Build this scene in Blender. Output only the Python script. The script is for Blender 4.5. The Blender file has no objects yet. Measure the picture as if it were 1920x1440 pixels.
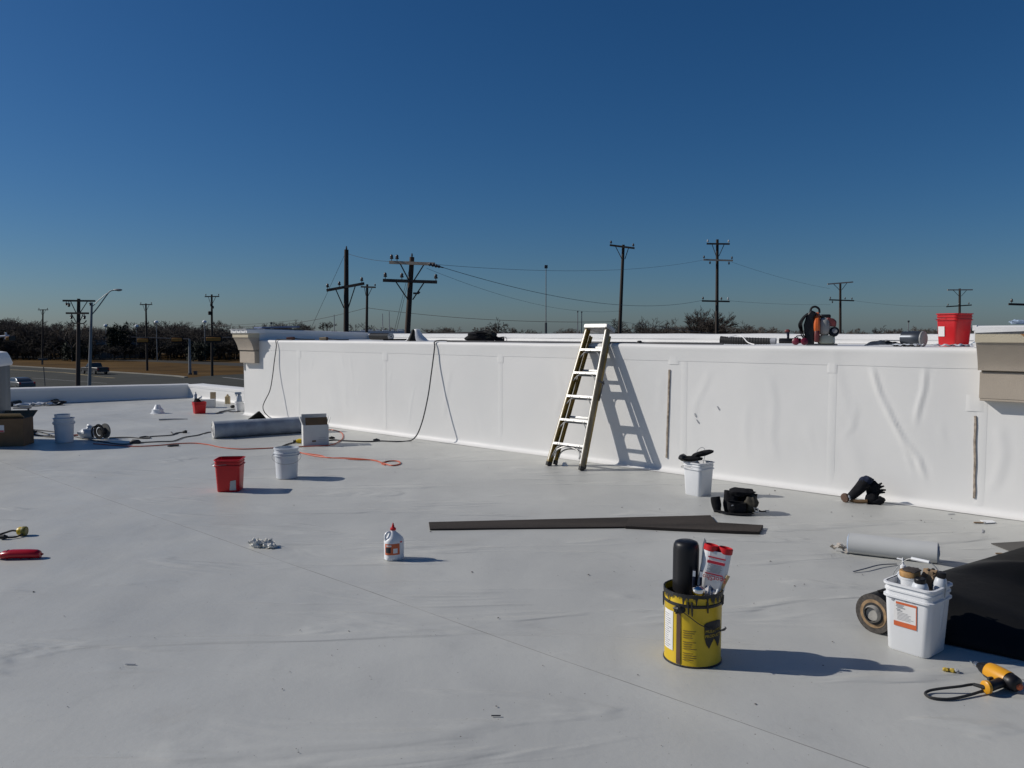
import bpy, math, random
import numpy as np
from mathutils import Vector, Matrix, noise
random.seed(7)
rng = np.random.default_rng(7)
R = math.radians
sc = bpy.context.scene
C = sc.collection

# ------------------------------------------------------------------ camera
EYE = 1.62                      # eye height above the roof deck
FPX = 1500.0                    # focal length in photograph pixels (1920 wide)
PITCH = math.atan(95 / FPX)     # camera looks slightly down
cam = bpy.data.cameras.new('camera')
cam.sensor_width = 36.0
cam.lens = 36.0 * FPX / 1920
cam.clip_start = 0.05
cam.clip_end = 20000
camo = bpy.data.objects.new('camera', cam)
camo.location = (0, 0, EYE)
camo.rotation_euler = (R(90) - PITCH, 0, 0)
C.objects.link(camo)
sc.camera = camo

# ------------------------------------------------------------------ sky, sun, exposure
SUN_EL = R(33)
SUN_TO = Vector((1.0, -0.14, 0)).normalized()        # the way the light travels over the ground
world = bpy.data.worlds.new('World')
sc.world = world
world.use_nodes = True
wn = world.node_tree
bg = wn.nodes['Background']
sky = wn.nodes.new('ShaderNodeTexSky')
sky.sky_type = 'NISHITA'
sky.sun_disc = False
sky.sun_elevation = SUN_EL
sky.sun_rotation = math.atan2(-SUN_TO.x, -SUN_TO.y)
sky.air_density = 1.0
sky.dust_density = 0.5
sky.ozone_density = 10.0
hs = wn.nodes.new('ShaderNodeHueSaturation')
hs.inputs['Saturation'].default_value = 1.12
wn.links.new(sky.outputs[0], hs.inputs['Color'])
wn.links.new(hs.outputs[0], bg.inputs['Color'])
bg.inputs['Strength'].default_value = 0.05
sun = bpy.data.lights.new('sun', 'SUN')
sun.energy = 3.6
sun.angle = R(0.53)
sun.color = (1.0, 0.95, 0.88)
suno = bpy.data.objects.new('sun', sun)
ldir = Vector((SUN_TO.x * math.cos(SUN_EL), SUN_TO.y * math.cos(SUN_EL), -math.sin(SUN_EL)))
suno.rotation_euler = ldir.to_track_quat('-Z', 'Y').to_euler()
suno.location = (-40, 5, 40)
C.objects.link(suno)
vs = sc.view_settings
vs.view_transform = 'Standard'
vs.look = 'None'
vs.exposure = 0.0
vs.gamma = 1.0
sc.cycles.max_bounces = 6
sc.cycles.use_denoising = True

# ------------------------------------------------------------------ placing
CP, SP = math.cos(PITCH), math.sin(PITCH)
def ray(px, py):
    x = (px - 960) / FPX; y = (720 - py) / FPX
    return Vector((x, CP + y * SP, -SP + y * CP))
def G(px, py, z=0.0):                       # where a sight line meets the level z
    d = ray(px, py); t = (z - EYE) / d.z
    return Vector((d.x * t, d.y * t, z))
def D(px, py, Y):                           # a point on a sight line, Y metres out
    d = ray(px, py); t = Y / d.y
    return Vector((d.x * t, Y, EYE + d.z * t))
TH = R(42.5)                                # the building stands at 42.5 degrees to the view
EU = Vector((math.cos(TH), -math.sin(TH), 0))
EV = Vector((math.sin(TH), math.cos(TH), 0))
def W(u, v, z=0.0):
    return EU * u + EV * v + Vector((0, 0, z))
def uv(p):
    return p.dot(EU), p.dot(EV)
GZ = -5.0                                   # street level below the roof

# ------------------------------------------------------------------ mesh helpers
class MB:
    def __init__(s): s.v = []; s.f = []
    def add(s, vs, fs, M=None):
        o = len(s.v)
        s.v += [tuple(M @ Vector(p)) for p in vs] if M is not None else [tuple(p) for p in vs]
        s.f += [tuple(i + o for i in f) for f in fs]
        return s
    def box(s, c, d, M=None):
        x, y, z = [k / 2 for k in d]
        vs = [(c[0] + i * x, c[1] + j * y, c[2] + k * z) for k in (-1, 1) for j in (-1, 1) for i in (-1, 1)]
        return s.add(vs, [(0, 2, 3, 1), (4, 5, 7, 6), (0, 1, 5, 4), (2, 6, 7, 3), (0, 4, 6, 2), (1, 3, 7, 5)], M)
    def tube(s, path, r, n=8, cap=True, M=None, closed=False):
        P = [Vector(p) for p in path]; m = len(P)
        rs = r if isinstance(r, (list, tuple)) else [r] * m
        vs = []; nrm = None
        for i in range(m):
            if closed: t = P[(i + 1) % m] - P[i - 1]
            else: t = P[min(i + 1, m - 1)] - P[max(i - 1, 0)]
            t = t.normalized() if t.length > 1e-9 else Vector((0, 0, 1))
            if nrm is None:
                nrm = t.orthogonal().normalized()
            nrm = (nrm - t * nrm.dot(t))
            nrm = nrm.normalized() if nrm.length > 1e-6 else t.orthogonal().normalized()
            b = t.cross(nrm)
            for k in range(n):
                a = 2 * math.pi * k / n
                vs.append(P[i] + (nrm * math.cos(a) + b * math.sin(a)) * rs[i])
        fs = []
        for i in range(m if closed else m - 1):
            j = (i + 1) % m
            for k in range(n):
                fs.append((i * n + k, i * n + (k + 1) % n, j * n + (k + 1) % n, j * n + k))
        if cap and not closed:
            fs.append(tuple(range(n - 1, -1, -1))); fs.append(tuple((m - 1) * n + k for k in range(n)))
        return s.add(vs, fs, M)
    def lathe(s, prof, n=24, M=None, cap=(True, True), a0=0.0, a1=2 * math.pi):
        full = abs(a1 - a0 - 2 * math.pi) < 1e-6
        k_n = n if full else n + 1
        vs = [(r * math.cos(a0 + (a1 - a0) * k / n), r * math.sin(a0 + (a1 - a0) * k / n), z) for r, z in prof for k in range(k_n)]
        fs = []
        for i in range(len(prof) - 1):
            for k in range(n):
                q = (k + 1) % k_n
                fs.append((i * k_n + k, i * k_n + q, (i + 1) * k_n + q, (i + 1) * k_n + k))
        if full and cap[0]: fs.append(tuple(range(n - 1, -1, -1)))
        if full and cap[1]: fs.append(tuple((len(prof) - 1) * n + k for k in range(n)))
        return s.add(vs, fs, M)
    def prism(s, poly, y0, y1, M=None):      # polygon in x,z drawn along y
        n = len(poly)
        vs = [(x, y0, z) for x, z in poly] + [(x, y1, z) for x, z in poly]
        fs = [tuple(range(n)), tuple(range(2 * n - 1, n - 1, -1))]
        fs += [(i, n + i, n + (i + 1) % n, (i + 1) % n) for i in range(n)]
        return s.add(vs, fs, M)
    def slab(s, poly, z0, z1, M=None):       # polygon in x,y drawn along z
        n = len(poly)
        vs = [(p[0], p[1], z0) for p in poly] + [(p[0], p[1], z1) for p in poly]
        fs = [tuple(range(n - 1, -1, -1)), tuple(range(n, 2 * n))]
        fs += [(i, (i + 1) % n, n + (i + 1) % n, n + i) for i in range(n)]
        return s.add(vs, fs, M)
    def loft(s, rings, M=None, cap=(True, True)):
        n = len(rings[0]); vs = [p for r in rings for p in r]; fs = []
        for i in range(len(rings) - 1):
            for k in range(n):
                q = (k + 1) % n
                fs.append((i * n + k, i * n + q, (i + 1) * n + q, (i + 1) * n + k))
        if cap[0]: fs.append(tuple(range(n - 1, -1, -1)))
        if cap[1]: fs.append(tuple((len(rings) - 1) * n + k for k in range(n)))
        return s.add(vs, fs, M)
    def grid(s, P, M=None):                  # P[i][j] points
        a, b = len(P), len(P[0])
        return s.add([p for r in P for p in r],
                     [(i * b + j, i * b + j + 1, (i + 1) * b + j + 1, (i + 1) * b + j) for i in range(a - 1) for j in range(b - 1)], M)
    def blob(s, c, rad, amp=0.15, freq=3.0, seed=0, n=18, flat=None, M=None):   # lumpy closed body
        vs = []; rows = n // 2
        for i in range(rows + 1):
            ph = math.pi * i / rows
            for k in range(n):
                th = 2 * math.pi * k / n
                d = Vector((math.sin(ph) * math.cos(th), math.sin(ph) * math.sin(th), math.cos(ph)))
                q = 1 + amp * noise.noise(d * freq + Vector((seed * 7.3, seed * 1.7, seed)))
                p = [c[j] + d[j] * rad[j] * q for j in range(3)]
                if flat is not None: p[2] = max(p[2], flat)
                vs.append(p)
        fs = [(i * n + k, (i + 1) * n + k, (i + 1) * n + (k + 1) % n, i * n + (k + 1) % n) for i in range(rows) for k in range(n)]
        return s.add(vs, fs, M)

def obj(name, mb, m, parent=None, smooth=35, bevel=0.0, seg=2):
    me = bpy.data.meshes.new(name)
    me.from_pydata(mb.v, [], mb.f)
    me.validate(clean_customdata=False)
    me.update()
    if smooth:
        me.shade_smooth()
        me.set_sharp_from_angle(angle=R(smooth))
    me.materials.append(m)
    o = bpy.data.objects.new(name, me)
    C.objects.link(o)
    if parent: o.parent = parent
    if bevel:
        b = o.modifiers.new('bevel', 'BEVEL'); b.width = bevel; b.segments = seg; b.limit_method = 'ANGLE'; b.angle_limit = R(40)
    return o
def npmesh(name, V, F, m, parent=None, smooth=False):      # V (n,3), F (m,k) arrays
    me = bpy.data.meshes.new(name)
    k = F.shape[1]
    me.vertices.add(len(V)); me.vertices.foreach_set('co', V.astype(np.float32).ravel())
    me.loops.add(F.size); me.loops.foreach_set('vertex_index', F.astype(np.int32).ravel())
    me.polygons.add(len(F)); me.polygons.foreach_set('loop_start', np.arange(0, F.size, k, dtype=np.int32))
    me.update(calc_edges=True)
    if smooth: me.shade_smooth()
    me.materials.append(m)
    o = bpy.data.objects.new(name, me); C.objects.link(o)
    if parent: o.parent = parent
    return o
def tag(o, label=None, cat=None, group=None, kind=None):
    if label: o['label'] = label
    if cat: o['category'] = cat
    if group: o['group'] = group
    if kind: o['kind'] = kind
    return o
def thing(name, label, cat, loc=(0, 0, 0), rz=0.0, group=None):
    o = bpy.data.objects.new(name, None); o.empty_display_size = 0.1
    C.objects.link(o); o.location = loc; o.rotation_euler = (0, 0, rz)
    return tag(o, label, cat, group)
def facing(p):                               # turn so that local -Y looks at the camera
    return math.atan2(-p[0], p[1])
RZU = -TH                                    # local x along the wall
def arc(c, r, a0, a1, n):
    return [(c[0] + r * math.cos(a0 + (a1 - a0) * i / n), c[1] + r * math.sin(a0 + (a1 - a0) * i / n)) for i in range(n + 1)]
def smoothpath(pts, k=6):
    P = [Vector(p) for p in pts]; out = []
    for i in range(len(P) - 1):
        p0, p1, p2, p3 = P[max(i - 1, 0)], P[i], P[i + 1], P[min(i + 2, len(P) - 1)]
        for j in range(k):
            t = j / k
            out.append(0.5 * ((2 * p1) + (p2 - p0) * t + (2 * p0 - 5 * p1 + 4 * p2 - p3) * t * t + (3 * p1 - p0 - 3 * p2 + p3) * t ** 3))
    out.append(P[-1]); return out
def text2d(s, size, align='CENTER'):
    cu = bpy.data.curves.new('t', 'FONT'); cu.body = s; cu.size = size; cu.align_x = align; cu.resolution_u = 2
    o = bpy.data.objects.new('t', cu); C.objects.link(o)
    bpy.context.view_layer.update()
    me = bpy.data.meshes.new_from_object(o.evaluated_get(bpy.context.evaluated_depsgraph_get()))
    vs = [tuple(v.co) for v in me.vertices]; fs = [tuple(p.vertices) for p in me.polygons]
    bpy.data.objects.remove(o); bpy.data.curves.remove(cu); bpy.data.meshes.remove(me)
    return vs, fs

# ------------------------------------------------------------------ materials
def mat(name, col, rough=0.6, metal=0.0, var=0.12, scale=6.0, bump=0.0, bscale=40.0, spec=0.5, coords='Object', stretch=None, col2=None, trans=0.0, alpha=1.0):
    m = bpy.data.materials.new(name); m.use_nodes = True
    nt = m.node_tree; b = nt.nodes['Principled BSDF']
    b.inputs['Roughness'].default_value = rough; b.inputs['Metallic'].default_value = metal
    b.inputs['Specular IOR Level'].default_value = spec
    if trans: b.inputs['Transmission Weight'].default_value = trans
    tc = nt.nodes.new('ShaderNodeTexCoord'); src = tc.outputs[coords]
    if stretch:
        mp = nt.nodes.new('ShaderNodeMapping'); mp.inputs['Scale'].default_value = stretch
        nt.links.new(src, mp.inputs['Vector']); src = mp.outputs[0]
    n = nt.nodes.new('ShaderNodeTexNoise'); n.inputs['Scale'].default_value = scale; n.inputs['Detail'].default_value = 6
    nt.links.new(src, n.inputs['Vector'])
    mr = nt.nodes.new('ShaderNodeMapRange'); mr.inputs['From Min'].default_value = 0.3; mr.inputs['From Max'].default_value = 0.7
    nt.links.new(n.outputs['Fac'], mr.inputs['Value'])
    mx = nt.nodes.new('ShaderNodeMix'); mx.data_type = 'RGBA'
    c2 = col2 if col2 else tuple(min(1, c * (1 + var)) for c in col)
    mx.inputs['A'].default_value = (*[c * (1 - var) for c in col], 1); mx.inputs['B'].default_value = (*c2, 1)
    nt.links.new(mr.outputs[0], mx.inputs['Factor'])
    nt.links.new(mx.outputs['Result'], b.inputs['Base Color'])
    if bump:
        n2 = nt.nodes.new('ShaderNodeTexNoise'); n2.inputs['Scale'].default_value = bscale; n2.inputs['Detail'].default_value = 5
        nt.links.new(src, n2.inputs['Vector'])
        bp = nt.nodes.new('ShaderNodeBump'); bp.inputs['Strength'].default_value = 1.0; bp.inputs['Distance'].default_value = bump
        nt.links.new(n2.outputs['Fac'], bp.inputs['Height']); nt.links.new(bp.outputs[0], b.inputs['Normal'])
    return m

def membrane(name, col, dirt, rough, wrinkle, scuff=True, seams=()):
    """white roofing membrane: soft patches of dust, scuffs, fine wrinkles"""
    m = bpy.data.materials.new(name); m.use_nodes = True
    nt = m.node_tree; L = nt.links.new; b = nt.nodes['Principled BSDF']
    b.inputs['Roughness'].default_value = rough; b.inputs['Specular IOR Level'].default_value = 0.4
    tc = nt.nodes.new('ShaderNodeTexCoord'); P = tc.outputs['Object']
    def N(scale, detail=5, rough=0.55, st=None, dist=0.0):
        src = P
        if st:
            mp = nt.nodes.new('ShaderNodeMapping'); mp.inputs['Scale'].default_value = st[0]; mp.inputs['Rotation'].default_value = st[1]
            L(P, mp.inputs['Vector']); src = mp.outputs[0]
        n = nt.nodes.new('ShaderNodeTexNoise'); n.inputs['Scale'].default_value = scale; n.inputs['Detail'].default_value = detail
        n.inputs['Roughness'].default_value = rough; n.inputs['Distortion'].default_value = dist
        L(src, n.inputs['Vector']); return n.outputs['Fac']
    def ramp(x, a, c):
        r = nt.nodes.new('ShaderNodeMapRange'); r.inputs['From Min'].default_value = a; r.inputs['From Max'].default_value = c
        L(x, r.inputs['Value']); return r.outputs[0]
    def mixc(f, A, B):
        x = nt.nodes.new('ShaderNodeMix'); x.data_type = 'RGBA'
        L(f, x.inputs['Factor'])
        for k, s in (('A', A), ('B', B)):
            if isinstance(s, tuple): x.inputs[k].default_value = (*s, 1)
            else: L(s, x.inputs[k])
        return x.outputs['Result']
    def mul(a, k):
        x = nt.nodes.new('ShaderNodeMath'); x.operation = 'MULTIPLY'; L(a, x.inputs[0])
        if isinstance(k, float): x.inputs[1].default_value = k
        else: L(k, x.inputs[1])
        return x.outputs[0]
    c = mixc(ramp(N(0.55, 6), 0.36, 0.66), col, dirt)
    if scuff:
        c = mixc(mul(ramp(N(2.3, 8, 0.7), 0.56, 0.74), 0.45), c, tuple(k * 0.86 for k in dirt))
        c = mixc(mul(ramp(N(14, 8, 0.75), 0.6, 0.72), 0.35), c, tuple(k * 0.8 for k in dirt))
        c = mixc(mul(ramp(N(1.1, 7, 0.72), 0.60, 0.78), 0.30), c, (0.40, 0.36, 0.29))
        c = mixc(ramp(N(60, 2, 0.5), 0.735, 0.76), c, (0.16, 0.14, 0.12))
    L(c, b.inputs['Base Color'])
    h = mul(N(1.3, 2.5, 0.42, ((1, 0.6, 1), (0, 0, 0.35)), 0.3), 1.0)
    bp = nt.nodes.new('ShaderNodeBump'); bp.inputs['Distance'].default_value = wrinkle; L(h, bp.inputs['Height'])
    if scuff:
        cr = nt.nodes.new('ShaderNodeMapRange'); cr.interpolation_type = 'SMOOTHERSTEP'; cr.inputs['From Min'].default_value = 0.52; cr.inputs['From Max'].default_value = 0.70
        L(N(1.9, 3, 0.5, ((0.35, 1.3, 1), (0, 0, 0.9)), 0.8), cr.inputs['Value'])
        bq = nt.nodes.new('ShaderNodeBump'); bq.inputs['Distance'].default_value = wrinkle * 0.45; L(cr.outputs[0], bq.inputs['Height']); L(bp.outputs[0], bq.inputs['Normal']); bp = bq
    bp2 = nt.nodes.new('ShaderNodeBump'); bp2.inputs['Distance'].default_value = wrinkle * 0.05; L(N(22, 4, 0.6), bp2.inputs['Height']); L(bp.outputs[0], bp2.inputs['Normal'])
    L(bp2.outputs[0], b.inputs['Normal'])
    rr = nt.nodes.new('ShaderNodeMapRange'); rr.inputs['To Min'].default_value = rough - 0.08; rr.inputs['To Max'].default_value = rough + 0.14
    L(N(3.0, 5), rr.inputs['Value']); L(rr.outputs[0], b.inputs['Roughness'])
    return m

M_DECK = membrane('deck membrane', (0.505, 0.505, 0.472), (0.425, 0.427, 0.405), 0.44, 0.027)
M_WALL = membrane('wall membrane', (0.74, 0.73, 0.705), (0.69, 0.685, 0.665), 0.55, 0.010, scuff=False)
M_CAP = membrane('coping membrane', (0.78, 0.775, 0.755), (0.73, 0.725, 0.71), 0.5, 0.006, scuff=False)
M_SEAM = mat('seam line', (0.25, 0.245, 0.23), 0.7, var=0.3, scale=3)
M_STUCCO_TAN = mat('tan stucco', (0.42, 0.36, 0.29), 0.9, var=0.06, scale=4, bump=0.004, bscale=160)
M_STUCCO_CREAM = mat('cream stucco', (0.52, 0.46, 0.34), 0.9, var=0.06, scale=4, bump=0.004, bscale=160)
M_STUCCO_WALL = mat('outer stucco', (0.48, 0.42, 0.34), 0.9, var=0.08, scale=2, bump=0.004, bscale=160)
M_DARKMETAL = mat('weathered metal', (0.10, 0.10, 0.105), 0.5, 0.6, var=0.3)
M_RUST = mat('rust stain', (0.30, 0.15, 0.06), 0.9, var=0.3)
M_MASTIC = mat('brown mastic bar', (0.34, 0.28, 0.22), 0.9, var=0.45, scale=25, bump=0.006, bscale=60)
M_BLACKP = mat('black plastic', (0.010, 0.010, 0.012), 0.42, spec=0.35, var=0.2)
M_BLACKR = mat('black rubber', (0.022, 0.022, 0.022), 0.7, var=0.3, scale=10)
M_EPDM = mat('black rubber sheet', (0.008, 0.008, 0.008), 0.55, spec=0.16, var=0.35, scale=3, bump=0.004, bscale=9)
M_BLACKC = mat('black cloth', (0.013, 0.013, 0.015), 0.9, spec=0.15, var=0.4, scale=14, bump=0.006, bscale=30)
M_BLUEC = mat('dark blue cloth', (0.018, 0.024, 0.045), 0.9, spec=0.15, var=0.4, scale=14, bump=0.004, bscale=40)
M_WHITEP = mat('white plastic', (0.74, 0.75, 0.76), 0.38, var=0.05, scale=5)
M_GREYP = mat('milky plastic', (0.60, 0.63, 0.66), 0.42, var=0.06, scale=5)
M_REDP = mat('red plastic', (0.52, 0.006, 0.010), 0.45, var=0.08, scale=5)
M_STEEL = mat('galvanised steel', (0.42, 0.44, 0.46), 0.42, 0.85, var=0.18, scale=9)
M_CHROME = mat('chrome', (0.75, 0.75, 0.76), 0.12, 1.0, var=0.05)
M_ALU = mat('aluminium', (0.40, 0.40, 0.39), 0.45, 0.5, var=0.25, scale=14)
M_ALUD = mat('scuffed aluminium', (0.38, 0.38, 0.37), 0.5, 0.6, var=0.35, scale=20)
M_FIBRE = mat('yellow fibreglass', (0.29, 0.195, 0.042), 0.5, var=0.42, scale=9, stretch=(1, 1, 0.35))
M_FIBRED = mat('darker fibreglass', (0.17, 0.142, 0.09), 0.55, var=0.45, scale=9, stretch=(1, 1, 0.35))  # darker, greyer tone for the right front rail
M_WIRE = mat('wire', (0.30, 0.30, 0.30), 0.4, 0.9, var=0.1)
M_WOOD = mat('pale wood', (0.52, 0.36, 0.17), 0.7, var=0.2, scale=20, stretch=(1, 1, 0.1))
M_CARD = mat('cardboard', (0.17, 0.105, 0.055), 0.9, var=0.12, scale=8)
M_CARDL = mat('light cardboard', (0.46, 0.34, 0.20), 0.9, var=0.12, scale=8)
M_CARTON = mat('white carton', (0.62, 0.62, 0.60), 0.75, var=0.06, scale=6)
M_ORANGE = mat('orange rubber', (0.52, 0.085, 0.03), 0.5, var=0.15)
M_INK = mat('dark ink', (0.03, 0.03, 0.035), 0.6, var=0.1)
M_REDINK = mat('red ink', (0.55, 0.02, 0.04), 0.5, var=0.1)
M_ORINK = mat('orange ink', (0.62, 0.13, 0.04), 0.55, var=0.15)
M_PAPER = mat('white label paper', (0.74, 0.73, 0.71), 0.6, var=0.06)
M_GREYINK = mat('grey ink', (0.33, 0.34, 0.36), 0.7, var=0.2)

# ================================================================== the street and the land
M_GRASS = mat('dry grass', (0.098, 0.058, 0.021), 0.95, spec=0.05, var=0.3, scale=0.12, bump=0.05, bscale=2.0)
M_ROAD = mat('old asphalt', (0.062, 0.062, 0.053), 0.9, spec=0.1, var=0.14, scale=0.25, bump=0.01, bscale=8)
M_ROAD2 = mat('far asphalt', (0.056, 0.053, 0.047), 0.9, spec=0.1, var=0.14, scale=0.25)
M_CONC = mat('kerb concrete', (0.24, 0.225, 0.19), 0.9, var=0.12, scale=0.6)
M_YPAINT = mat('worn yellow paint', (0.30, 0.23, 0.10), 0.8, var=0.2, scale=1.5)
M_WPAINT = mat('worn white paint', (0.26, 0.255, 0.24), 0.8, var=0.2, scale=1.5)
mb = MB()
mb.add([(-6000, -6000, GZ), (6000, -6000, GZ), (6000, 9000, GZ), (-6000, 9000, GZ)], [(0, 1, 2, 3)])
tag(obj('ground', mb, M_GRASS, smooth=None), kind='structure')
def gp(px, py): return G(px, py, GZ)
def sheet(name, pts, m, dz, kind='structure', parent=None):
    mb = MB(); mb.slab([(p.x, p.y) for p in pts], GZ - 0.3 if kind == 'structure' else GZ + dz - 0.004, GZ + dz)
    o = obj(name, mb, m, parent, smooth=None)
    if kind and not parent: o['kind'] = kind
    return o
kerb = [(-420, 671), (-150, 679), (26, 687), (157, 694), (200, 697.5), (280, 702.5), (330, 706), (350, 708.5), (362, 708), (385, 705), (456, 701.5), (600, 696)]
near = [gp(*p) for p in kerb]
road = sheet('road', near + [Vector((60, 45, 0)), Vector((-60, 15, 0)), Vector((-330, 110, 0))], M_ROAD, 0.02)
def strip(pts, w, m, name, parent, dz=0.026, h=0.0):
    P = [gp(*p) for p in pts]; mb = MB(); L = []; Rr = []
    for i, p in enumerate(P):
        t = (P[min(i + 1, len(P) - 1)] - P[max(i - 1, 0)]).normalized(); n = Vector((-t.y, t.x, 0)) * w / 2
        L.append(p + n); Rr.append(p - n)
    mb.slab([(p.x, p.y) for p in L] + [(p.x, p.y) for p in reversed(Rr)], GZ + 0.021, GZ + dz + h)
    return obj(name, mb, m, parent, smooth=None)
strip([(-150, 679), (26, 687), (157, 694), (200, 697.5), (280, 702.5), (330, 706), (349, 708.2)], 0.55, M_CONC, 'kerb', road, h=0.13)
strip([(-150, 684), (26, 693.5), (120, 698.8), (171, 704.5)], 0.5, M_YPAINT, 'centre_line', road)
strip([(176, 706), (215, 709)], 0.4, M_YPAINT, 'centre_line', road)
strip([(418, 707.5), (460, 712), (520, 718)], 0.45, M_WPAINT, 'stop_line', road)
strip([(60, 709), (200, 719)], 0.16, M_WPAINT, 'lane_line', road)
far = [(-200, 665), (27, 667), (150, 670.5), (300, 675), (456, 681), (700, 690), (700, 696), (456, 687), (300, 679), (150, 674), (27, 671.5), (-200, 668)]
sheet('far_road', [gp(*p) for p in far], M_ROAD2, 0.016)

# ================================================================== the building we stand on
VW = 8.13                       # face of the raised wall
UL, UR = -14.70, 12.0           # its ends
ZT = 1.485                      # level of the upper deck
VF = 10.73                      # inner face of the far parapet
K = Vector((-8.2, 20.2, 0))     # inner corner of the low parapets
SD = Vector((-3.06, -2.1, 0)).normalized()     # the street edge runs this way from the corner
VL = uv(K)[1]
bt = thing('store_building', 'single storey tan stucco store building under the white roof', 'building', (0, 0, GZ))
far_l = K + SD * 30
poly = [K + SD * -0.45 + EU * -0.1 + EV * 0.5, W(-14.6, VL + 0.5), W(-14.6, VF + 0.5), W(UR + 0.4, VF + 0.5), W(UR + 0.4, -16), W(-20, -16) + SD * 14, far_l + Vector((SD.y, -SD.x, 0)) * 0.45]
mb = MB(); mb.slab([(p.x, p.y) for p in poly], 0.0, -GZ - 0.06)
obj('outer_wall', mb, M_STUCCO_WALL, bt, smooth=None)

def und(u, v):
    p = Vector((u * 0.9, v * 0.9, 0.3))
    return 0.0035 * noise.noise(p) + 0.0015 * noise.noise(p * 3.1)
dk = bpy.data.objects.new('roof_deck', None); C.objects.link(dk); dk['kind'] = 'structure'
dk['label'] = 'dusty white membrane roof deck with long welded seams'
SEAMS = [-16.0, -3.08, -0.03, 3.02, 6.07, VL + 0.02]
for k in range(5):
    v0, v1 = SEAMS[k], SEAMS[k + 1]
    nv = max(24, int((v1 - v0) / 0.06)) if k else 40
    nu = 360 if k else 60
    rows = []
    vv = [v0 - 0.05 + (v1 - v0 + 0.05) * j / (nv - 3) for j in range(nv - 2)] + [v1 + 0.0015]
    for j, v in enumerate(vv):
        ul = -19.7 - (VL - min(v, VL)) * 0.216 - 0.02 if v > -3.2 else -28
        last = j == len(vv) - 1
        row = []
        for i in range(nu + 1):
            u = ul + (UR - ul) * i / nu
            z = und(u, v)
            if k < 4:
                z += 0.0055 * max(0, min(1, 1 - (v1 - v) / 0.12))
            z -= 0.004 * max(0, min(1, 1 - (v - v0 + 0.05) / 0.08)) if k else 0
            if last: z -= 0.02
            row.append(W(u, v, z))
        rows.append(row)
    mb = MB(); mb.grid(rows)
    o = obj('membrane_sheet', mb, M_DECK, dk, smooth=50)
    if k < 4 and k > 0:                 # thin darker line along the welded lap
        for a in range(1):
            pts = []
            rw = []
            for s_ in (0.002, 0.013):
                rw.append([W(-21 + 31 * i / 300, v1 + s_ + 0.004 * noise.noise(Vector((i * 0.21, k, 0))), und(-21 + 31 * i / 300, v1) + 0.0012) for i in range(301)])
            g = MB(); g.grid(rw); obj('seam_line', g, M_SEAM, dk, smooth=None)

# ---- low parapets round the far corner
def parapet(name, label, a, b, n, h0, h1, th, cant=0.07, wob=0.004, seed=0):
    """wrapped parapet from a to b, inner face looking along n"""
    t = thing(name, label, 'parapet', a)
    L = (b - a).length; d = (b - a).normalized(); N = max(2, int(L / 0.15)); rows = []; cap = []
    for i in range(N + 1):
        s = L * i / N; h = h0 + (h1 - h0) * i / N; q = d * s; row = []
        prof = [(cant, 0.002), (cant * 0.62, cant * 0.08), (cant * 0.3, cant * 0.28), (cant * 0.08, cant * 0.6), (0, cant), (0, h * 0.5), (0, h - 0.03), (-0.01, h - 0.008)]
        for o_, z in prof:
            w = wob * noise.noise(Vector((s * 2.2, z * 1.3, seed))) if z > 0.03 else 0
            row.append(q + n * (o_ + w) + Vector((0, 0, z)))
        rows.append(row)
        w = wob * noise.noise(Vector((s * 1.4, 9, seed)))
        cap.append([q + n * (0.006 + w) + Vector((0, 0, h - 0.07)), q + n * (0.008 + w) + Vector((0, 0, h - 0.012)), q + n * -0.01 + Vector((0, 0, h + w)),
                    q + n * (-th + 0.01) + Vector((0, 0, h + 0.006 + w)), q + n * -th + Vector((0, 0, h - 0.02)), q + n * -th + Vector((0, 0, -0.6))])
    m1 = MB(); m1.grid(rows); obj('inner_face', m1, M_WALL, t, smooth=50)
    m2 = MB(); m2.grid(cap); obj('coping', m2, M_CAP, t, smooth=50)
    return t
nS = Vector((-SD.y, SD.x, 0)); nS = nS if nS.y < 0 else -nS
parapet('low_parapet', 'low shaded white parapet along the street edge at the left', K + SD * 28, K + SD * -0.06, nS, 0.62, 0.33, 0.32, seed=1)
parapet('low_parapet', 'low sunlit white parapet beyond the corner, beside the beige cornice', K + EU * -0.02, W(-14.4, VL), -EV, 0.33, 0.31, 0.42, seed=2)

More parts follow.
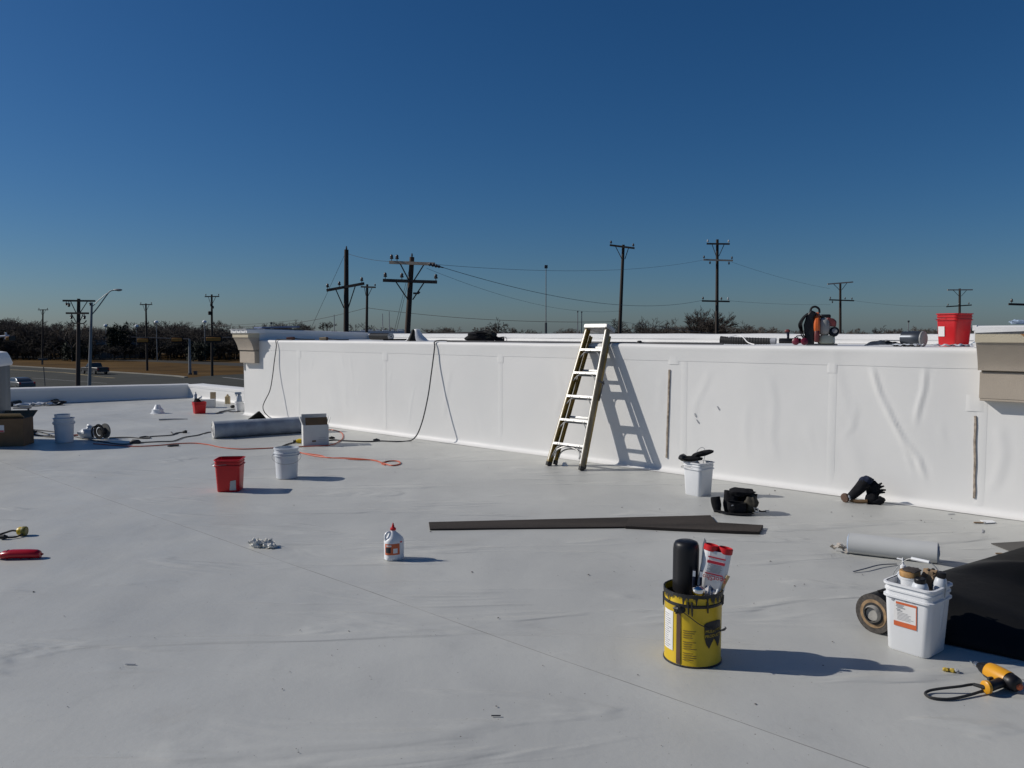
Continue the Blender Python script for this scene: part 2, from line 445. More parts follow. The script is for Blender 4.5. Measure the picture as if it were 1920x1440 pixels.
# ---- the raised wall
def wall_uz(px, py):                    # where a sight line meets the wall face
    d = ray(px, py); t = VW / d.dot(EV); p = Vector((0, 0, EYE)) + d * t
    return p.dot(EU), p.z
RID = []
for pts, w, a in [([(1632, 682), (1648, 735), (1668, 780), (1695, 825), (1722, 860), (1738, 905)], 0.022, 0.018),
                  ([(1660, 745), (1676, 790), (1700, 850), (1716, 900)], 0.016, 0.008),
                  ([(1735, 684), (1732, 730), (1722, 765), (1716, 800)], 0.020, 0.014),
                  ([(1590, 740), (1604, 765), (1598, 800), (1580, 820), (1592, 835)], 0.022, 0.008),
                  ([(1760, 790), (1766, 815), (1774, 840)], 0.02, 0.010),
                  ([(1440, 700), (1452, 760), (1446, 820), (1458, 870)], 0.03, 0.008),
                  ([(1330, 690), (1322, 720), (1302, 760), (1300, 800)], 0.03, 0.007),
                  ([(1400, 760), (1396, 820), (1406, 860)], 0.03, 0.006),
                  ([(1510, 790), (1520, 830), (1535, 870)], 0.03, 0.008),
                  ([(1870, 790), (1880, 850), (1868, 900), (1850, 930)], 0.03, 0.012),
                  ([(1560, 640), (1570, 700), (1585, 760), (1600, 810)], 0.03, 0.006),
                  ([(778, 722), (770, 760), (766, 800)], 0.014, 0.008), ([(845, 690), (836, 745), (830, 790)], 0.03, 0.007),
                  ([(672, 718), (670, 750)], 0.012, 0.008), ([(640, 662), (646, 700)], 0.014, 0.008), ([(588, 665), (582, 700)], 0.02, 0.006),
                  ([(735, 690), (730, 720)], 0.014, 0.008), ([(655, 660), (662, 720)], 0.02, 0.006), ([(802, 700), (790, 724)], 0.015, 0.007),
                  ([(1045, 690), (1052, 740), (1038, 790)], 0.03, 0.005), ([(1240, 700), (1236, 780)], 0.03, 0.005)]:
    big = pts[0] in ((1632, 682), (1735, 684), (1660, 745))
    RID.append(([wall_uz(*p) for p in pts], w * (1.0 if big else 1.5), a * (0.9 if big else 0.42)))
def wrinkle(u, z):
    d = 0.0
    if 0.12 < z < 1.47:
        e = min(1, (z - 0.12) / 0.2, (1.47 - z) / 0.12)
        k = 0.5 + 0.7 * max(0, min(1, (u + 7) / 5))
        r1 = noise.noise(Vector((u * 1.5 + 0.35 * z, z * 0.35, 3.1)))
        r2 = noise.noise(Vector((u * 4.0 + 0.9 * z, z * 0.7, 8.7)))
        d += e * k * (0.014 * r1 + 0.012 * (1 - abs(r2) * 2.2) * max(0, noise.noise(Vector((u * 0.9, z * 0.9, 5)))))
        for P, w, a in RID:
            for i in range(len(P) - 1):
                (ua, za), (ub, zb) = P[i], P[i + 1]
                hi, lo = max(za, zb), min(za, zb)
                if lo <= z <= hi and hi > lo:
                    t = (z - za) / (zb - za); c = ua + (ub - ua) * t
                    x = (u - c) / w
                    if abs(x) < 4:
                        zt, zb_ = P[0][1], P[-1][1]
                        fade = min(1, abs(z - zt) / 0.12, abs(z - zb_) / 0.15)
                        d += a * fade * 0.8 * (math.exp(-x * x) - 0.35 * math.exp(-((x - 1.7) ** 2)))
    return d
def wall_pt(u, z, off=0.0):
    return W(u, VW - wrinkle(u, z) - off, z)
wt = thing('raised_wall', 'long white membrane wall of the raised roof, behind the step ladder', 'wall', W(-8, VW))
wt.location = (0, 0, 0)
FR = 0.065
prof = [(-FR - 0.06, 0.0035), (-FR, 0.004)] + [(-FR + FR * math.sin(a), FR - FR * math.cos(a)) for a in [R(90) * k / 6 for k in range(1, 7)]]
us = [UL + (0.2 - UL) * i / 640 for i in range(641)] + [0.2 + (UR - 0.2) * i / 60 for i in range(1, 61)]
zs = [FR + (1.44 - FR) * j / 42 for j in range(1, 43)]
rows = []
for u in us:
    bz = 0.012 * noise.noise(Vector((u * 1.1, 0, 4)))
    row = [W(u, VW + o_ + bz * (1 if k > 0 else 0.6), z) for k, (o_, z) in enumerate(prof)]
    row += [W(u, VW - wrinkle(u, z) + bz * max(0, 1 - z * 4), z) for z in zs]
    rows.append(row)
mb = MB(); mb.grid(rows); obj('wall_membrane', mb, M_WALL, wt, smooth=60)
# top flashing wrapped over the edge, its lower edge a few millimetres proud
rows = []
for u in us:
    sag = 0.010 * noise.noise(Vector((u * 0.8, 1, 2))) ; ez = 0.006 * noise.noise(Vector((u * 1.6, 5, 2)))
    row = []
    ztop = ZT + 0.004 + sag
    for z, off in ((1.300 + ez, 0.001), (1.3005 + ez, 0.003), (1.36, 0.005), (1.40, 0.007), (1.43, 0.008)):
        row.append(W(u, VW - wrinkle(u, z) - off, z))
    row += [W(u, VW - 0.010, ztop - 0.035), W(u, VW - 0.004, ztop - 0.014), W(u, VW + 0.012, ztop), W(u, VW + 0.05, ztop + 0.003), W(u, VW + 0.30, ZT + 0.003), W(u, VW + 0.34, ZT - 0.004)]
    rows.append(row)
mb = MB(); mb.grid(rows); obj('top_flashing', mb, M_WALL, wt, smooth=60)
# end face at the street corner
mb = MB(); mb.add([W(UL, VW, 0), W(UL, VW, 1.44), W(UL, VF + 0.4, 1.44), W(UL, VF + 0.4, -0.6), W(UL, VL, -0.6)], [(0, 1, 2, 3, 4)]); obj('end_face', mb, M_WALL, wt, smooth=None)
def wall_strip(u0, u1, z0, z1, off, name='seam_strip', m=None, nu=4, nz=24):
    g = []
    for j in range(nz + 1):
        z = z0 + (z1 - z0) * j / nz
        g.append([wall_pt(u0 + (u1 - u0) * i / nu, z, off if 0 < i < nu else off * 0.35) for i in range(nu + 1)])
    mb = MB(); mb.grid(g); return obj(name, mb, m or M_WALL, wt, smooth=60)
for px in (560, 722, 938, 1282, 1560, 1842):
    u = wall_uz(px, 760)[0]
    wall_strip(u - 0.04, u + 0.04, 0.066, 1.298, 0.0022)
for px, py, s in ((1263, 672, 0.14), (938, 672, 0.12), (722, 668, 0.14), (1828, 756, 0.15), (1560, 690, 0.10), (560, 664, 0.14)):
    u, z = wall_uz(px, py)
    z = min(z, 1.46 - s / 2 - 0.06)
    wall_strip(u - s / 2, u + s / 2, z - s / 2, z + s / 2, 0.0048, 'patch', nu=6, nz=6)
def bar(px0, py0, px1, py1, w):
    (u0, z0), (u1, z1) = wall_uz(px0, py0), wall_uz(px1, py1)
    g = MB(); N = 26
    rings = []
    for j in range(N + 1):
        t = j / N; u = u0 + (u1 - u0) * t; z = z0 + (z1 - z0) * t
        ww = w * (1 + 0.3 * noise.noise(Vector((t * 9, u, 0)))); c = W(u + 0.006 * noise.noise(Vector((t * 6, u, 3))), VW - wrinkle(u, z), z)
        rings.append([c + EU * ww * a - EV * b_ for a, b_ in ((-0.5, -0.002), (-0.4, 0.012), (0.35, 0.013), (0.5, -0.002))])
    g.loft(rings)
    return obj('mastic_bar', g, M_MASTIC, wt, smooth=30)
bar(1255.5, 693, 1250, 858, 0.024); bar(1828, 780, 1827, 934, 0.022)
# little tears in the membrane right of the bar
for px, py, dx in ((1303, 778, 2), (1306, 790, 5), (1345, 765, 4)):
    u, z = wall_uz(px, py)
    mb = MB(); mb.tube([wall_pt(u, z + 0.02, 0.004), wall_pt(u + dx * 0.004, z, 0.012), wall_pt(u + dx * 0.006, z - 0.02, 0.004)], 0.004, 5)
    obj('tear', mb, M_GREYINK, wt)

# ---- upper deck behind the raised wall
ud = MB(); ud.box((0, 0, 0), (1, 1, 1)); 
ud = MB(); rows = []
for i in range(81):
    u = -14.15 + (UR + 14.15) * i / 80
    rows.append([W(u, VW + 0.28 + (VF - VW - 0.28) * j / 10, ZT + 0.004 * noise.noise(Vector((u, j * 0.3, 6)))) for j in range(11)])
ud.grid(rows); o = obj('upper_deck', ud, M_CAP, None, smooth=60); o['kind'] = 'structure'
mbk = MB(); mbk.slab([(p.x, p.y) for p in (W(UL + 0.02, VW + 0.14), W(UR, VW + 0.14), W(UR, VF + 0.3), W(UL + 0.02, VF + 0.3))], -0.05, ZT - 0.05)
obj('deck_core', mbk, M_STUCCO_WALL, o, smooth=None)
def upper_parapet(name, label, a, b, n, h0, h1, th, seed):
    t = parapet(name, label, a, b, n, h0, h1, th, cant=0.03, wob=0.010, seed=seed)
    return t
upper_parapet('upper_parapet', 'far sunlit white parapet of the upper roof, under the utility poles', W(-14.10, VF, ZT), W(UR, VF, ZT), -EV, 0.125, 0.118, 0.35, 5)
upper_parapet('upper_parapet', 'short shaded white parapet behind the left beige cornice', W(-14.10, VW - 0.02, ZT), W(-14.10, VF + 0.02, ZT), EU, 0.225, 0.150, 0.55, 6)
t = upper_parapet('upper_parapet', 'taller white parapet end behind the right beige cornice', W(-1.87, 8.45, ZT), W(UR, 8.45, ZT), -EV, 0.205, 0.24, 0.8, 8)
mb = MB(); mb.box((0, 0, 0), (0.02, 0.80, 0.21), Matrix.Translation(EV * 0.40 + Vector((0, 0, 0.10))) @ Matrix.Rotation(RZU, 4, 'Z'))
obj('end_cap', mb, M_CAP, t)
mb = MB()
mb.box((0, 0, 0), (0.035, 0.81, 0.05), Matrix.Translation(EU * -0.006 + EV * 0.40 + Vector((0, 0, 0.185))) @ Matrix.Rotation(RZU, 4, 'Z'))
obj('drip_edge', mb, M_CAP, t)

# ---- beige stucco cornices on both ends of the raised wall
def cornice(name, label, u0, u1, capz, captilt=0.0):
    t = thing(name, label, 'cornice', W(u0, VW, 1.046), RZU)
    # local: x along the wall, -y out of the wall, z up from the underside
    L = u1 - u0
    def run(pr, m, nm, e0=0.0, e1=0.0):
        g = MB(); n = len(pr)
        g.add([(e0, -p, z) for p, z in pr] + [(L - e1, -p, z) for p, z in pr], [(tuple(range(n))), tuple(range(2 * n - 1, n - 1, -1))] + [(i, (i + 1) % n, n + (i + 1) % n, n + i) for i in range(n)])
        return obj(nm, g, m, t, smooth=25)
    run([(0.002, 0), (0.105, 0.0), (0.105, 0.232), (0.002, 0.232)], M_STUCCO_TAN, 'lower_band', 0.012, 0.012)
    run([(0.002, 0.234), (0.088, 0.234), (0.088, 0.2455), (0.002, 0.2455)], M_STUCCO_TAN, 'groove', 0.02, 0.02)
    cv = [(0.130 + 0.105 * (k / 10) ** 1.5, 0.248 + 0.0245 * k) for k in range(11)]
    run([(0.002, 0.248)] + cv + [(0.002, 0.493)], M_STUCCO_TAN, 'cove')
    run([(0.002, 0.495), (0.242, 0.495), (0.242, 0.572), (0.002, 0.572)], M_STUCCO_CREAM, 'top_band', -0.006, -0.006)
    return t, L
t, L = cornice('cornice', 'short beige stucco cornice block at the far left end of the raised wall', -14.66, -14.08, 0.6)
mb = MB(); mb.box((L / 2, -0.07, 0.612), (L + 0.05, 0.40, 0.075)); obj('cap', mb, M_CAP, t, bevel=0.008)
mb = MB(); mb.box((L / 2, -0.115, 0.655), (L + 0.04, 0.36, 0.006)); obj('cap_lap', mb, M_WHITEP, t)
mb = MB()
for k in range(7): mb.box((0.03 + k * 0.085, -0.272, 0.60 + 0.02 * (k % 2)), (0.03, 0.004, 0.012))
obj('staple', mb, M_DARKMETAL, t)
t, L = cornice('cornice', 'large beige stucco cornice at the right edge of the picture', -1.74, 4.0, 0.6)
mb = MB(); mb.add([(-0.01, -0.248, 0.5735), (L, -0.248, 0.5735), (L, -0.248, 0.70), (0.55, -0.248, 0.600), (-0.01, -0.248, 0.578), (-0.01, 0.02, 0.5735), (L, 0.02, 0.5735), (L, 0.02, 0.72), (0.55, 0.02, 0.605), (-0.01, 0.02, 0.578)],
                  [(0, 1, 2, 3, 4), (5, 9, 8, 7, 6), (0, 5, 6, 1), (1, 6, 7, 2), (2, 7, 8, 3), (3, 8, 9, 4), (4, 9, 5, 0)])
obj('metal_cap', mb, M_DARKMETAL, t, smooth=None)
mb = MB(); mb.add([(0.33, -0.2435, 0.57), (0.41, -0.2435, 0.57), (0.39, -0.2435, 0.553), (0.37, -0.2435, 0.528), (0.355, -0.2435, 0.55)], [(0, 1, 2, 3, 4)])
obj('rust_stain', mb, M_RUST, t, smooth=None)
mb = MB(); mb.box((L / 2, -0.052, -0.012), (L - 0.03, 0.10, 0.022)); obj('under_bead', mb, M_STUCCO_TAN, t, bevel=0.006)

# ================================================================== beyond the roof: poles, wires, signals, trees
M_POLE = mat('creosoted pole', (0.040, 0.030, 0.024), 0.9, var=0.35, scale=2.0, stretch=(1, 1, 0.1))
M_POLE2 = mat('brown pole', (0.075, 0.052, 0.040), 0.9, var=0.35, scale=2.0, stretch=(1, 1, 0.1))
M_ARMP = mat('pale crossarm wood', (0.52, 0.43, 0.33), 0.9, var=0.2, scale=3)
M_ARMD = mat('dark crossarm wood', (0.055, 0.045, 0.038), 0.9, var=0.25, scale=3)
M_INS = mat('brown porcelain', (0.07, 0.055, 0.05), 0.35, var=0.2)
M_INSG = mat('grey porcelain', (0.42, 0.43, 0.44), 0.35, var=0.1)
M_CABLE = mat('black line', (0.025, 0.025, 0.025), 0.7, var=0.1)
M_CABLEL = mat('bare line', (0.12, 0.12, 0.12), 0.5, 0.5, var=0.1)
M_GALV = mat('galvanised pole', (0.24, 0.25, 0.26), 0.55, 0.4, var=0.15, scale=2)
M_AMBER = mat('amber signal housing', (0.42, 0.17, 0.018), 0.5, var=0.2, scale=4)
M_GLOBE = mat('white lamp globe', (0.85, 0.86, 0.85), 0.3, var=0.03)

def insul(parent, p, up=1, s=1.0, m=None):
    g = MB(); g.lathe([(0.02 * s, 0.0), (0.02 * s, 0.10 * s), (0.09 * s, 0.11 * s), (0.10 * s, 0.17 * s), (0.06 * s, 0.20 * s), (0.085 * s, 0.23 * s), (0.07 * s, 0.30 * s), (0.03 * s, 0.34 * s)], 8,
                    Matrix.Translation(p) @ Matrix.Scale(up, 4, (0, 0, 1)))
    return obj('insulator', g, m or M_INS, parent)
def util_pole(label, Y, top, bot_px, r, arms, m=None, group=None, gz=GZ, base_py=None):
    """top (px,py), bot_px: px where the pole meets y=620; arms: (x0,y0,x1,y1,material,insulator px list,braces)"""
    T = D(top[0], top[1], Y); B = D(bot_px, 620, Y)
    k = (T.x - B.x) / max(0.1, T.z - B.z)
    base = Vector((B.x - k * (B.z - gz), Y, gz))
    t = thing('utility_pole', label, 'utility pole', base, 0, group or 'wooden utility poles')
    H = T.z - gz
    g = MB(); N = 9
    g.tube([(k * H * i / N, 0, H * i / N) for i in range(N + 1)], [r * (1.25 - 0.45 * i / N) for i in range(N + 1)], 12)
    obj('post', g, m or M_POLE, t)
    for (x0, y0, x1, y1, am, ins, br) in arms:
        a = D(x0, y0, Y - r - 0.05) - base; b = D(x1, y1, Y - r - 0.05) - base
        a.y += 0.25; b.y -= 0.25
        d = (b - a).normalized(); up = Vector((0, 0, 1)); sd = d.cross(up).normalized(); up = sd.cross(d)
        L = (b - a).length; c = (a + b) / 2
        M = Matrix.Translation(c) @ Matrix((d, sd, up)).transposed().to_4x4()
        g = MB(); g.box((0, 0, 0), (L, 0.11, 0.16), M); arm = obj('crossarm', g, am, t, smooth=None)
        for q in ins:
            f = (q[0] - x0) / (x1 - x0); p = a + (b - a) * f + up * (0.07 if q[1] > 0 else -0.07)
            insul(arm, p, q[1], q[2] if len(q) > 2 else 1.0, M_INSG if len(q) > 3 else None)
        if br:
            px = k * (c.z)
            for s in (-1, 1):
                g = MB(); g.tube([c + d * s * L * 0.26 - up * 0.06, Vector((px + s * r * 0.8, -r, c.z - br))], 0.035, 5)
                obj('brace', g, M_ARMD, t)
    return t, base, T
pA, bA, tA = util_pole('tall dark utility pole with one tilted crossarm, nearest on the left', 50, (649.5, 468), 649, 0.165,
    [(611, 544, 684, 532, M_ARMD, [(613, 1), (636, 1), (680, 1)], 1.3)])
g = MB(); g.lathe([(0.03, 0), (0.06, 0.05), (0.03, 0.22)], 8, Matrix.Translation(tA - bA)); obj('pole_cap', g, M_INS, pA)
pB, bB, tB = util_pole('thick brown utility pole with a pale upper and a dark lower crossarm', 42, (772.5, 482), 764, 0.155,
    [(729, 491, 816, 496, M_ARMP, [(733, 1), (743.5, 1)], 0.9), (717, 525, 820, 529.5, M_ARMD, [(721, 1), (753, 1), (818, 1)], 0.95)], M_POLE2)
g = MB(); g.lathe([(0.03, 0), (0.05, 0.1), (0.02, 0.2)], 8, Matrix.Translation(tB - bB)); obj('pole_cap', g, M_INS, pB)
g = MB(); p0 = D(803, 495, 41.5) - bB; p1 = D(832, 502, 41.5) - bB
g.tube([p0 + (p1 - p0) * i / 10 for i in range(11)], [0.05, 0.1, 0.05, 0.1, 0.05, 0.1, 0.05, 0.08, 0.03, 0.03, 0.02], 8); obj('strain_insulator', g, M_INS, pB)
g = MB(); p0 = D(775, 550, 42) - bB; g.tube([p0, p0 + Vector((0.28, -0.05, 0)), p0 + Vector((0.34, -0.05, 0.08))], 0.05, 6); obj('bracket', g, M_INS, pB)
util_pole('small dark utility pole between the two large near poles', 85, (688.5, 533), 687.5, 0.15, [(676, 537.5, 705, 539, M_ARMD, [(678, 1, .9), (704, 1, .9)], 0.9)])
util_pole('dark utility pole right above the step ladder, one slanted crossarm', 72, (1168.8, 459), 1162, 0.16, [(1144, 459, 1189, 466, M_ARMD, [(1146, 1), (1186.5, 1)], 1.1)])
util_pole('tallest utility pole with three crossarms, the middle one pale', 80, (1345, 449), 1344, 0.165,
    [(1326, 456.5, 1367, 458, M_ARMD, [(1328, 1, 1, 1), (1365, 1, 1, 1)], 1.2), (1320, 486.5, 1373, 489, M_ARMP, [(1321, 1), (1332, -1), (1366, -1), (1371, 1)], 0),
     (1317, 564, 1367, 565.5, M_ARMD, [(1319, 1), (1352, 1), (1364, 1, 1, 1)], 0)])
util_pole('utility pole with a pale top crossarm, behind the backpack blower', 105, (1575.5, 530), 1575.5, 0.17,
    [(1553, 532.5, 1598, 529, M_ARMP, [], 0.9), (1556, 562, 1600, 564, M_ARMD, [(1558, 1), (1562, -1), (1584, 1), (1596, 1)], 0)])
util_pole('utility pole with a pale crossarm, right of the upper red bucket', 115, (1799.5, 541), 1799, 0.18,
    [(1778, 543.5, 1822, 543.5, M_ARMP, [], 0.9), (1776, 575, 1820, 572, M_ARMD, [(1779, 1), (1798, 1), (1815, 1)], 0)])
util_pole('utility pole mostly past the right edge, one dark crossarm end showing', 60, (1936, 545), 1936, 0.15, [(1895, 570, 1975, 573, M_ARMD, [(1900, 1)], 0)])
pI, bI, tI = util_pole('brown utility pole with two crossarms beside the street lamp', 70, (147.5, 560), 147, 0.17,
    [(115, 563.5, 181, 564.5, M_ARMD, [(122, -1), (127, -1, 1.4), (171, -1)], 1.1), (121, 587, 169, 587.5, M_ARMD, [(132, -1, 1.3), (160, -1, 1.3)], 0.8)], M_POLE2)
g = MB(); q = [D(px, py, 69.7) - bI for px, py in ((134, 600), (137, 605), (147, 606.5), (157, 606), (162, 601))]; g.tube(smoothpath(q, 4), 0.045, 6); obj('bracket', g, M_ARMD, pI)
util_pole('thin far utility pole at the far left, one short crossarm', 170, (80.5, 580), 80, 0.17, [(70, 581, 91.5, 581, M_ARMD, [(72, 1), (90, 1)], 1.0)])
util_pole('far utility pole standing behind the left signal head', 142, (273.5, 569), 274.5, 0.17, [(261, 571, 286.5, 571, M_ARMD, [(263, 1), (285, 1)], 1.1)])
pM, bM, tM = util_pole('far utility pole with a transformer, close to the left cornice', 124, (397, 552), 397.3, 0.17, [(383, 556, 412, 556, M_ARMD, [(385, 1), (411, 1)], 1.1)])
for px, py, s in ((393, 587, 1.0), (396, 572, 0.7), (399, 576, 0.7)):
    g = MB(); g.lathe([(0.05, -0.3 * s), (0.22 * s, -0.28 * s), (0.24 * s, 0.2 * s), (0.1 * s, 0.3 * s)], 10, Matrix.Translation(D(px, py, 123.7) - bM)); obj('transformer', g, M_POLE, pM)

# ---- wires: each a sagging line between the points it hangs from
def wire(label, a, b, sag, r, m=None, n=28, name='power_line'):
    g = MB(); P = [a + (b - a) * (i / n) - Vector((0, 0, sag * 4 * (i / n) * (1 - i / n))) for i in range(n + 1)]
    g.tube([p - a for p in P], r * (0.36 if m is M_CABLEL else 0.5), 5)
    o = obj(name, g, m or M_CABLE); o.location = a
    return tag(o, label, 'wire', 'overhead wires')
wire('thin wire from the tilted-arm pole to the thick brown pole', D(653, 476, 50), D(771, 490, 42), 0.18, 0.022)
wire('thin wire running right from the top of the thick brown pole', D(774, 492, 42), D(1326, 486, 80), 0.75, 0.028, M_CABLEL)
wire('heavy wire from the strain insulator to the tallest pole', D(832, 502, 41.5), D(1317, 563, 80), 1.15, 0.04, M_CABLEL)
wire('lower thin wire from the pale crossarm falling behind the ladder', D(800, 503, 41.8), D(1161, 583, 72), 0.8, 0.022, M_CABLEL)
wire('black cable from the small dark pole to the pole above the ladder', D(688, 577, 85), D(1162, 603, 72), 0.5, 0.045)
wire('black cable falling left from the small dark pole toward the cornice', D(688, 577, 85), D(397, 608, 124), 1.0, 0.05)
wire('pale wire dropping right from the pole above the ladder', D(1164, 603, 72), D(1345, 626, 80), 0.05, 0.02, M_INSG)
wire('wire from the tallest pole to the pole behind the blower', D(1371, 491, 80), D(1556, 541, 105), 0.25, 0.03, M_CABLEL)
wire('low wire from the tallest pole to the pole behind the blower', D(1367, 564, 80), D(1557, 571, 105), 0.15, 0.03, M_CABLEL)
wire('wire from the pole behind the blower to the next pole right', D(1597, 563, 105), D(1778, 574, 115), 0.3, 0.03, M_CABLEL)
wire('far cable strung between the two white lamp globes', D(294, 610, 190), D(384, 610, 190), 0.15, 0.06)
wire('guy wire slanting left from the tilted-arm pole', D(646, 478, 50), D(572, 640, 48), 0, 0.02, name='guy_wire')
wire('left guy wire of the thick brown pole', D(768, 502, 42), D(739, 622, 40), 0, 0.02, name='guy_wire')
wire('right guy wire of the thick brown pole', D(769, 512, 42), D(743, 622, 40), 0, 0.02, name='guy_wire')
wire('far cable from the right lamp globe toward the beige cornice', D(384, 610, 190), D(560, 600, 150), 0.3, 0.05)

# ---- street lamp beside the brown pole
b = D(165.5, 722, 75); b.z = GZ
t = thing('street_lamp', 'grey metal street lamp with a raised arm over the road', 'street lamp', b)
top = D(172, 567, 75) - b
g = MB(); g.tube([(0, 0, 0), top * 0.5, top], [0.17, 0.14, 0.10], 12); obj('post', g, M_GALV, t)
arm = smoothpath([D(172, 590, 75) - b, D(183, 577, 75) - b, D(199, 555, 75) - b, D(206, 546.5, 75) - b, D(214, 544, 75) - b], 5)
g = MB(); g.tube(arm, 0.05, 7); a_ = obj('arm', g, M_GALV, t)
g = MB(); g.tube([D(172, 576, 75) - b, D(186, 562, 75) - b, D(201, 550, 75) - b], 0.035, 6); obj('stay', g, M_GALV, a_)
hp = D(221, 543.5, 75) - b
g = MB(); g.blob(hp, (0.42, 0.17, 0.10), 0.05, 1, 1, 16); h_ = obj('lamp_head', g, M_GALV, t)
g = MB(); g.blob(hp + Vector((0.08, 0, -0.06)), (0.24, 0.12, 0.07), 0.03, 1, 2, 14); obj('lens', g, M_GLOBE, h_)
# ---- thin masts and far lamps
def mast(label, px, y0, Y, r, head=None, foot=None, group='thin masts on the skyline'):
    b = D(px, 620, Y); b.z = GZ; T = D(px, y0, Y)
    t = thing('mast', label, 'mast', b, 0, group)
    g = MB(); g.tube([(0, 0, 0), (0, 0, (T.z - GZ) * 0.5), (0, 0, T.z - GZ)], [r * 1.3, r, r * 0.7], 8); obj('post', g, M_GALV, t)
    if head: g = MB(); g.box((0, 0, T.z - GZ - head / 2), (head, head * 0.6, head)); obj('head', g, M_DARKMETAL, t, bevel=0.03)
    if foot: g = MB(); g.tube([(0, 0, 0), (0, 0, D(px, foot, Y).z - GZ)], r * 2.2, 8); obj('sleeve', g, M_DARKMETAL, t)
    return t
mast('tall thin mast with a small box on top, left of the ladder', 1023.5, 497, 90, 0.06, 0.36, 605)
mast('left of the two short thin masts left of the ladder', 1083, 583, 150, 0.10, 0.25)
mast('right of the two short thin masts left of the ladder', 1090.5, 584, 150, 0.10, 0.25)
mast('thin mast just left of the thick brown pole, shorter one', 717.5, 588, 160, 0.10)
mast('thin mast just left of the thick brown pole, taller one', 730, 584, 160, 0.10)
mast('thin mast seen left of the tilted-arm pole', 627, 590, 160, 0.10)
mast('short thin mast over the shaded upper parapet', 509, 604, 160, 0.12, 0.4)
mast('thin dark mast beside the upper red bucket', 1703, 601, 140, 0.10, 0.3)
def globe(label, px, py, Y):
    b = D(px, py, Y); z = b.z; b.z = GZ
    t = thing('lamp_post', label, 'lamp post', b, 0, 'far lamp posts with white globes')
    g = MB(); g.tube([(0, 0, 0), (0, 0, z - GZ - 0.2)], 0.10, 8); obj('post', g, M_GALV, t)
    g = MB(); g.lathe([(0.1, -0.35), (0.42, -0.2), (0.5, 0.05), (0.38, 0.35), (0.12, 0.5)], 12, Matrix.Translation((0, 0, z - GZ))); obj('globe', g, M_GLOBE, t)
globe('far lamp post with white globe, left of the mast-arm signal', 293, 604.5, 190)
globe('far lamp post with white globe, just left of the transformer pole', 383.5, 604, 190)
globe('far lamp post with white globe, left of the far utility pole', 256, 612, 210)
globe('far lamp post with white globe, right of the street lamp', 198, 611, 210)

# ---- traffic signals over the junction
def signal_head(parent, c, L, m=M_AMBER):
    g = MB(); g.box(c, (L, 0.05, 1.0)); hd = obj('backplate', g, M_BLACKP, parent, bevel=0.03)
    g = MB(); g.box(c + Vector((0.02, -0.12, 0.02)), (L * 0.84, 0.2, 0.52)); obj('housing', g, m, hd, bevel=0.03)
    for k in range(3):
        g = MB(); g.lathe([(0.155, 0), (0.16, 0.02), (0.15, 0.22)], 12, Matrix.Translation(c + Vector(((k - 1) * L * 0.27, 0.03, 0))) @ Matrix.Rotation(R(-90), 4, 'X')); obj('visor', g, M_BLACKP, hd)
b = gp(356.5, 702.5); Y = b.y
t = thing('traffic_signal', 'mast-arm traffic signal with two amber heads, left of the cornice', 'traffic signal', b)
tp = D(355, 636, Y) - b
g = MB(); g.tube([(0, 0, 0), (tp.x, 0, tp.z)], [0.24, 0.16], 12); obj('post', g, M_GALV, t)
a0, a1 = tp, D(246, 632, Y) - b
g = MB(); g.tube([a0, (a0 + a1) / 2, a1], [0.10, 0.08, 0.05], 8); ar = obj('mast_arm', g, M_DARKMETAL, t)
for px, py, L in ((268, 638.5, 2.0), (332, 637, 1.9)):
    signal_head(ar, D(px, py, Y - 0.2) - b, L)
g = MB(); g.box((0.9, -0.1, 0.3), (0.5, 0.4, 0.6)); obj('control_box', g, M_DARKMETAL, t, bevel=0.03)
g = MB(); g.tube([(0, 0, 0.0), (0, 0, 0.25)], 0.34, 12); obj('base_plate', g, M_DARKMETAL, t)
Y2 = 118; b = D(470, 640, Y2); b.z = GZ
t = thing('traffic_signal', 'traffic signal head hanging right beside the left beige cornice', 'traffic signal', b)
tp = D(470, 632, Y2) - b; a1 = D(378, 633.5, Y2) - b
g = MB(); g.tube([(0, 0, 0), tp], [0.22, 0.15], 12); obj('post', g, M_GALV, t)
g = MB(); g.tube([tp, a1], [0.1, 0.06], 8); ar = obj('mast_arm', g, M_DARKMETAL, t)
signal_head(ar, D(400.5, 636, Y2 - 0.2) - b, 2.5)
Y3 = 88; b = D(-90, 640, Y3); b.z = GZ
t = thing('traffic_signal', 'pale mast arm with one amber head entering at the left edge', 'traffic signal', b)
tp = D(-90, 637, Y3) - b; a1 = D(17, 629.5, Y3) - b
g = MB(); g.tube([(0, 0, 0), tp], [0.2, 0.14], 12); obj('post', g, M_GALV, t)
g = MB(); g.tube([tp, a1], [0.14, 0.10], 8); ar = obj('mast_arm', g, M_WHITEP, t)
c = D(18, 634.5, Y3) - b
g = MB(); g.box(c, (0.42, 0.8, 0.36)); hd = obj('housing', g, M_AMBER, ar, bevel=0.05)
g = MB(); g.box(c + Vector((0.26, 0, 0)), (0.1, 1.0, 0.5)); obj('backplate', g, M_BLACKP, hd, bevel=0.03)
g = MB(); g.box(c + Vector((-0.40, -0.02, 0)), (0.22, 0.25, 0.2)); obj('camera_box', g, M_WHITEP, ar, bevel=0.03)
g = MB(); g.box(D(11, 626.5, Y3) - b, (0.16, 0.16, 0.36)); obj('sensor', g, M_WHITEP, ar, bevel=0.03)
b = gp(84.5, 724)
t = thing('street_sign', 'thin sign post with a dark street sign by the road', 'street sign', b)
H = D(83, 688, b.y).z - GZ
g = MB(); g.tube([(0, 0, 0), (-0.1, 0, H)], 0.05, 8); obj('post', g, M_DARKMETAL, t)
b2 = gp(80, 684)
t = thing('street_sign', 'dark horizontal street sign on the far grass at the left', 'street sign', b2)
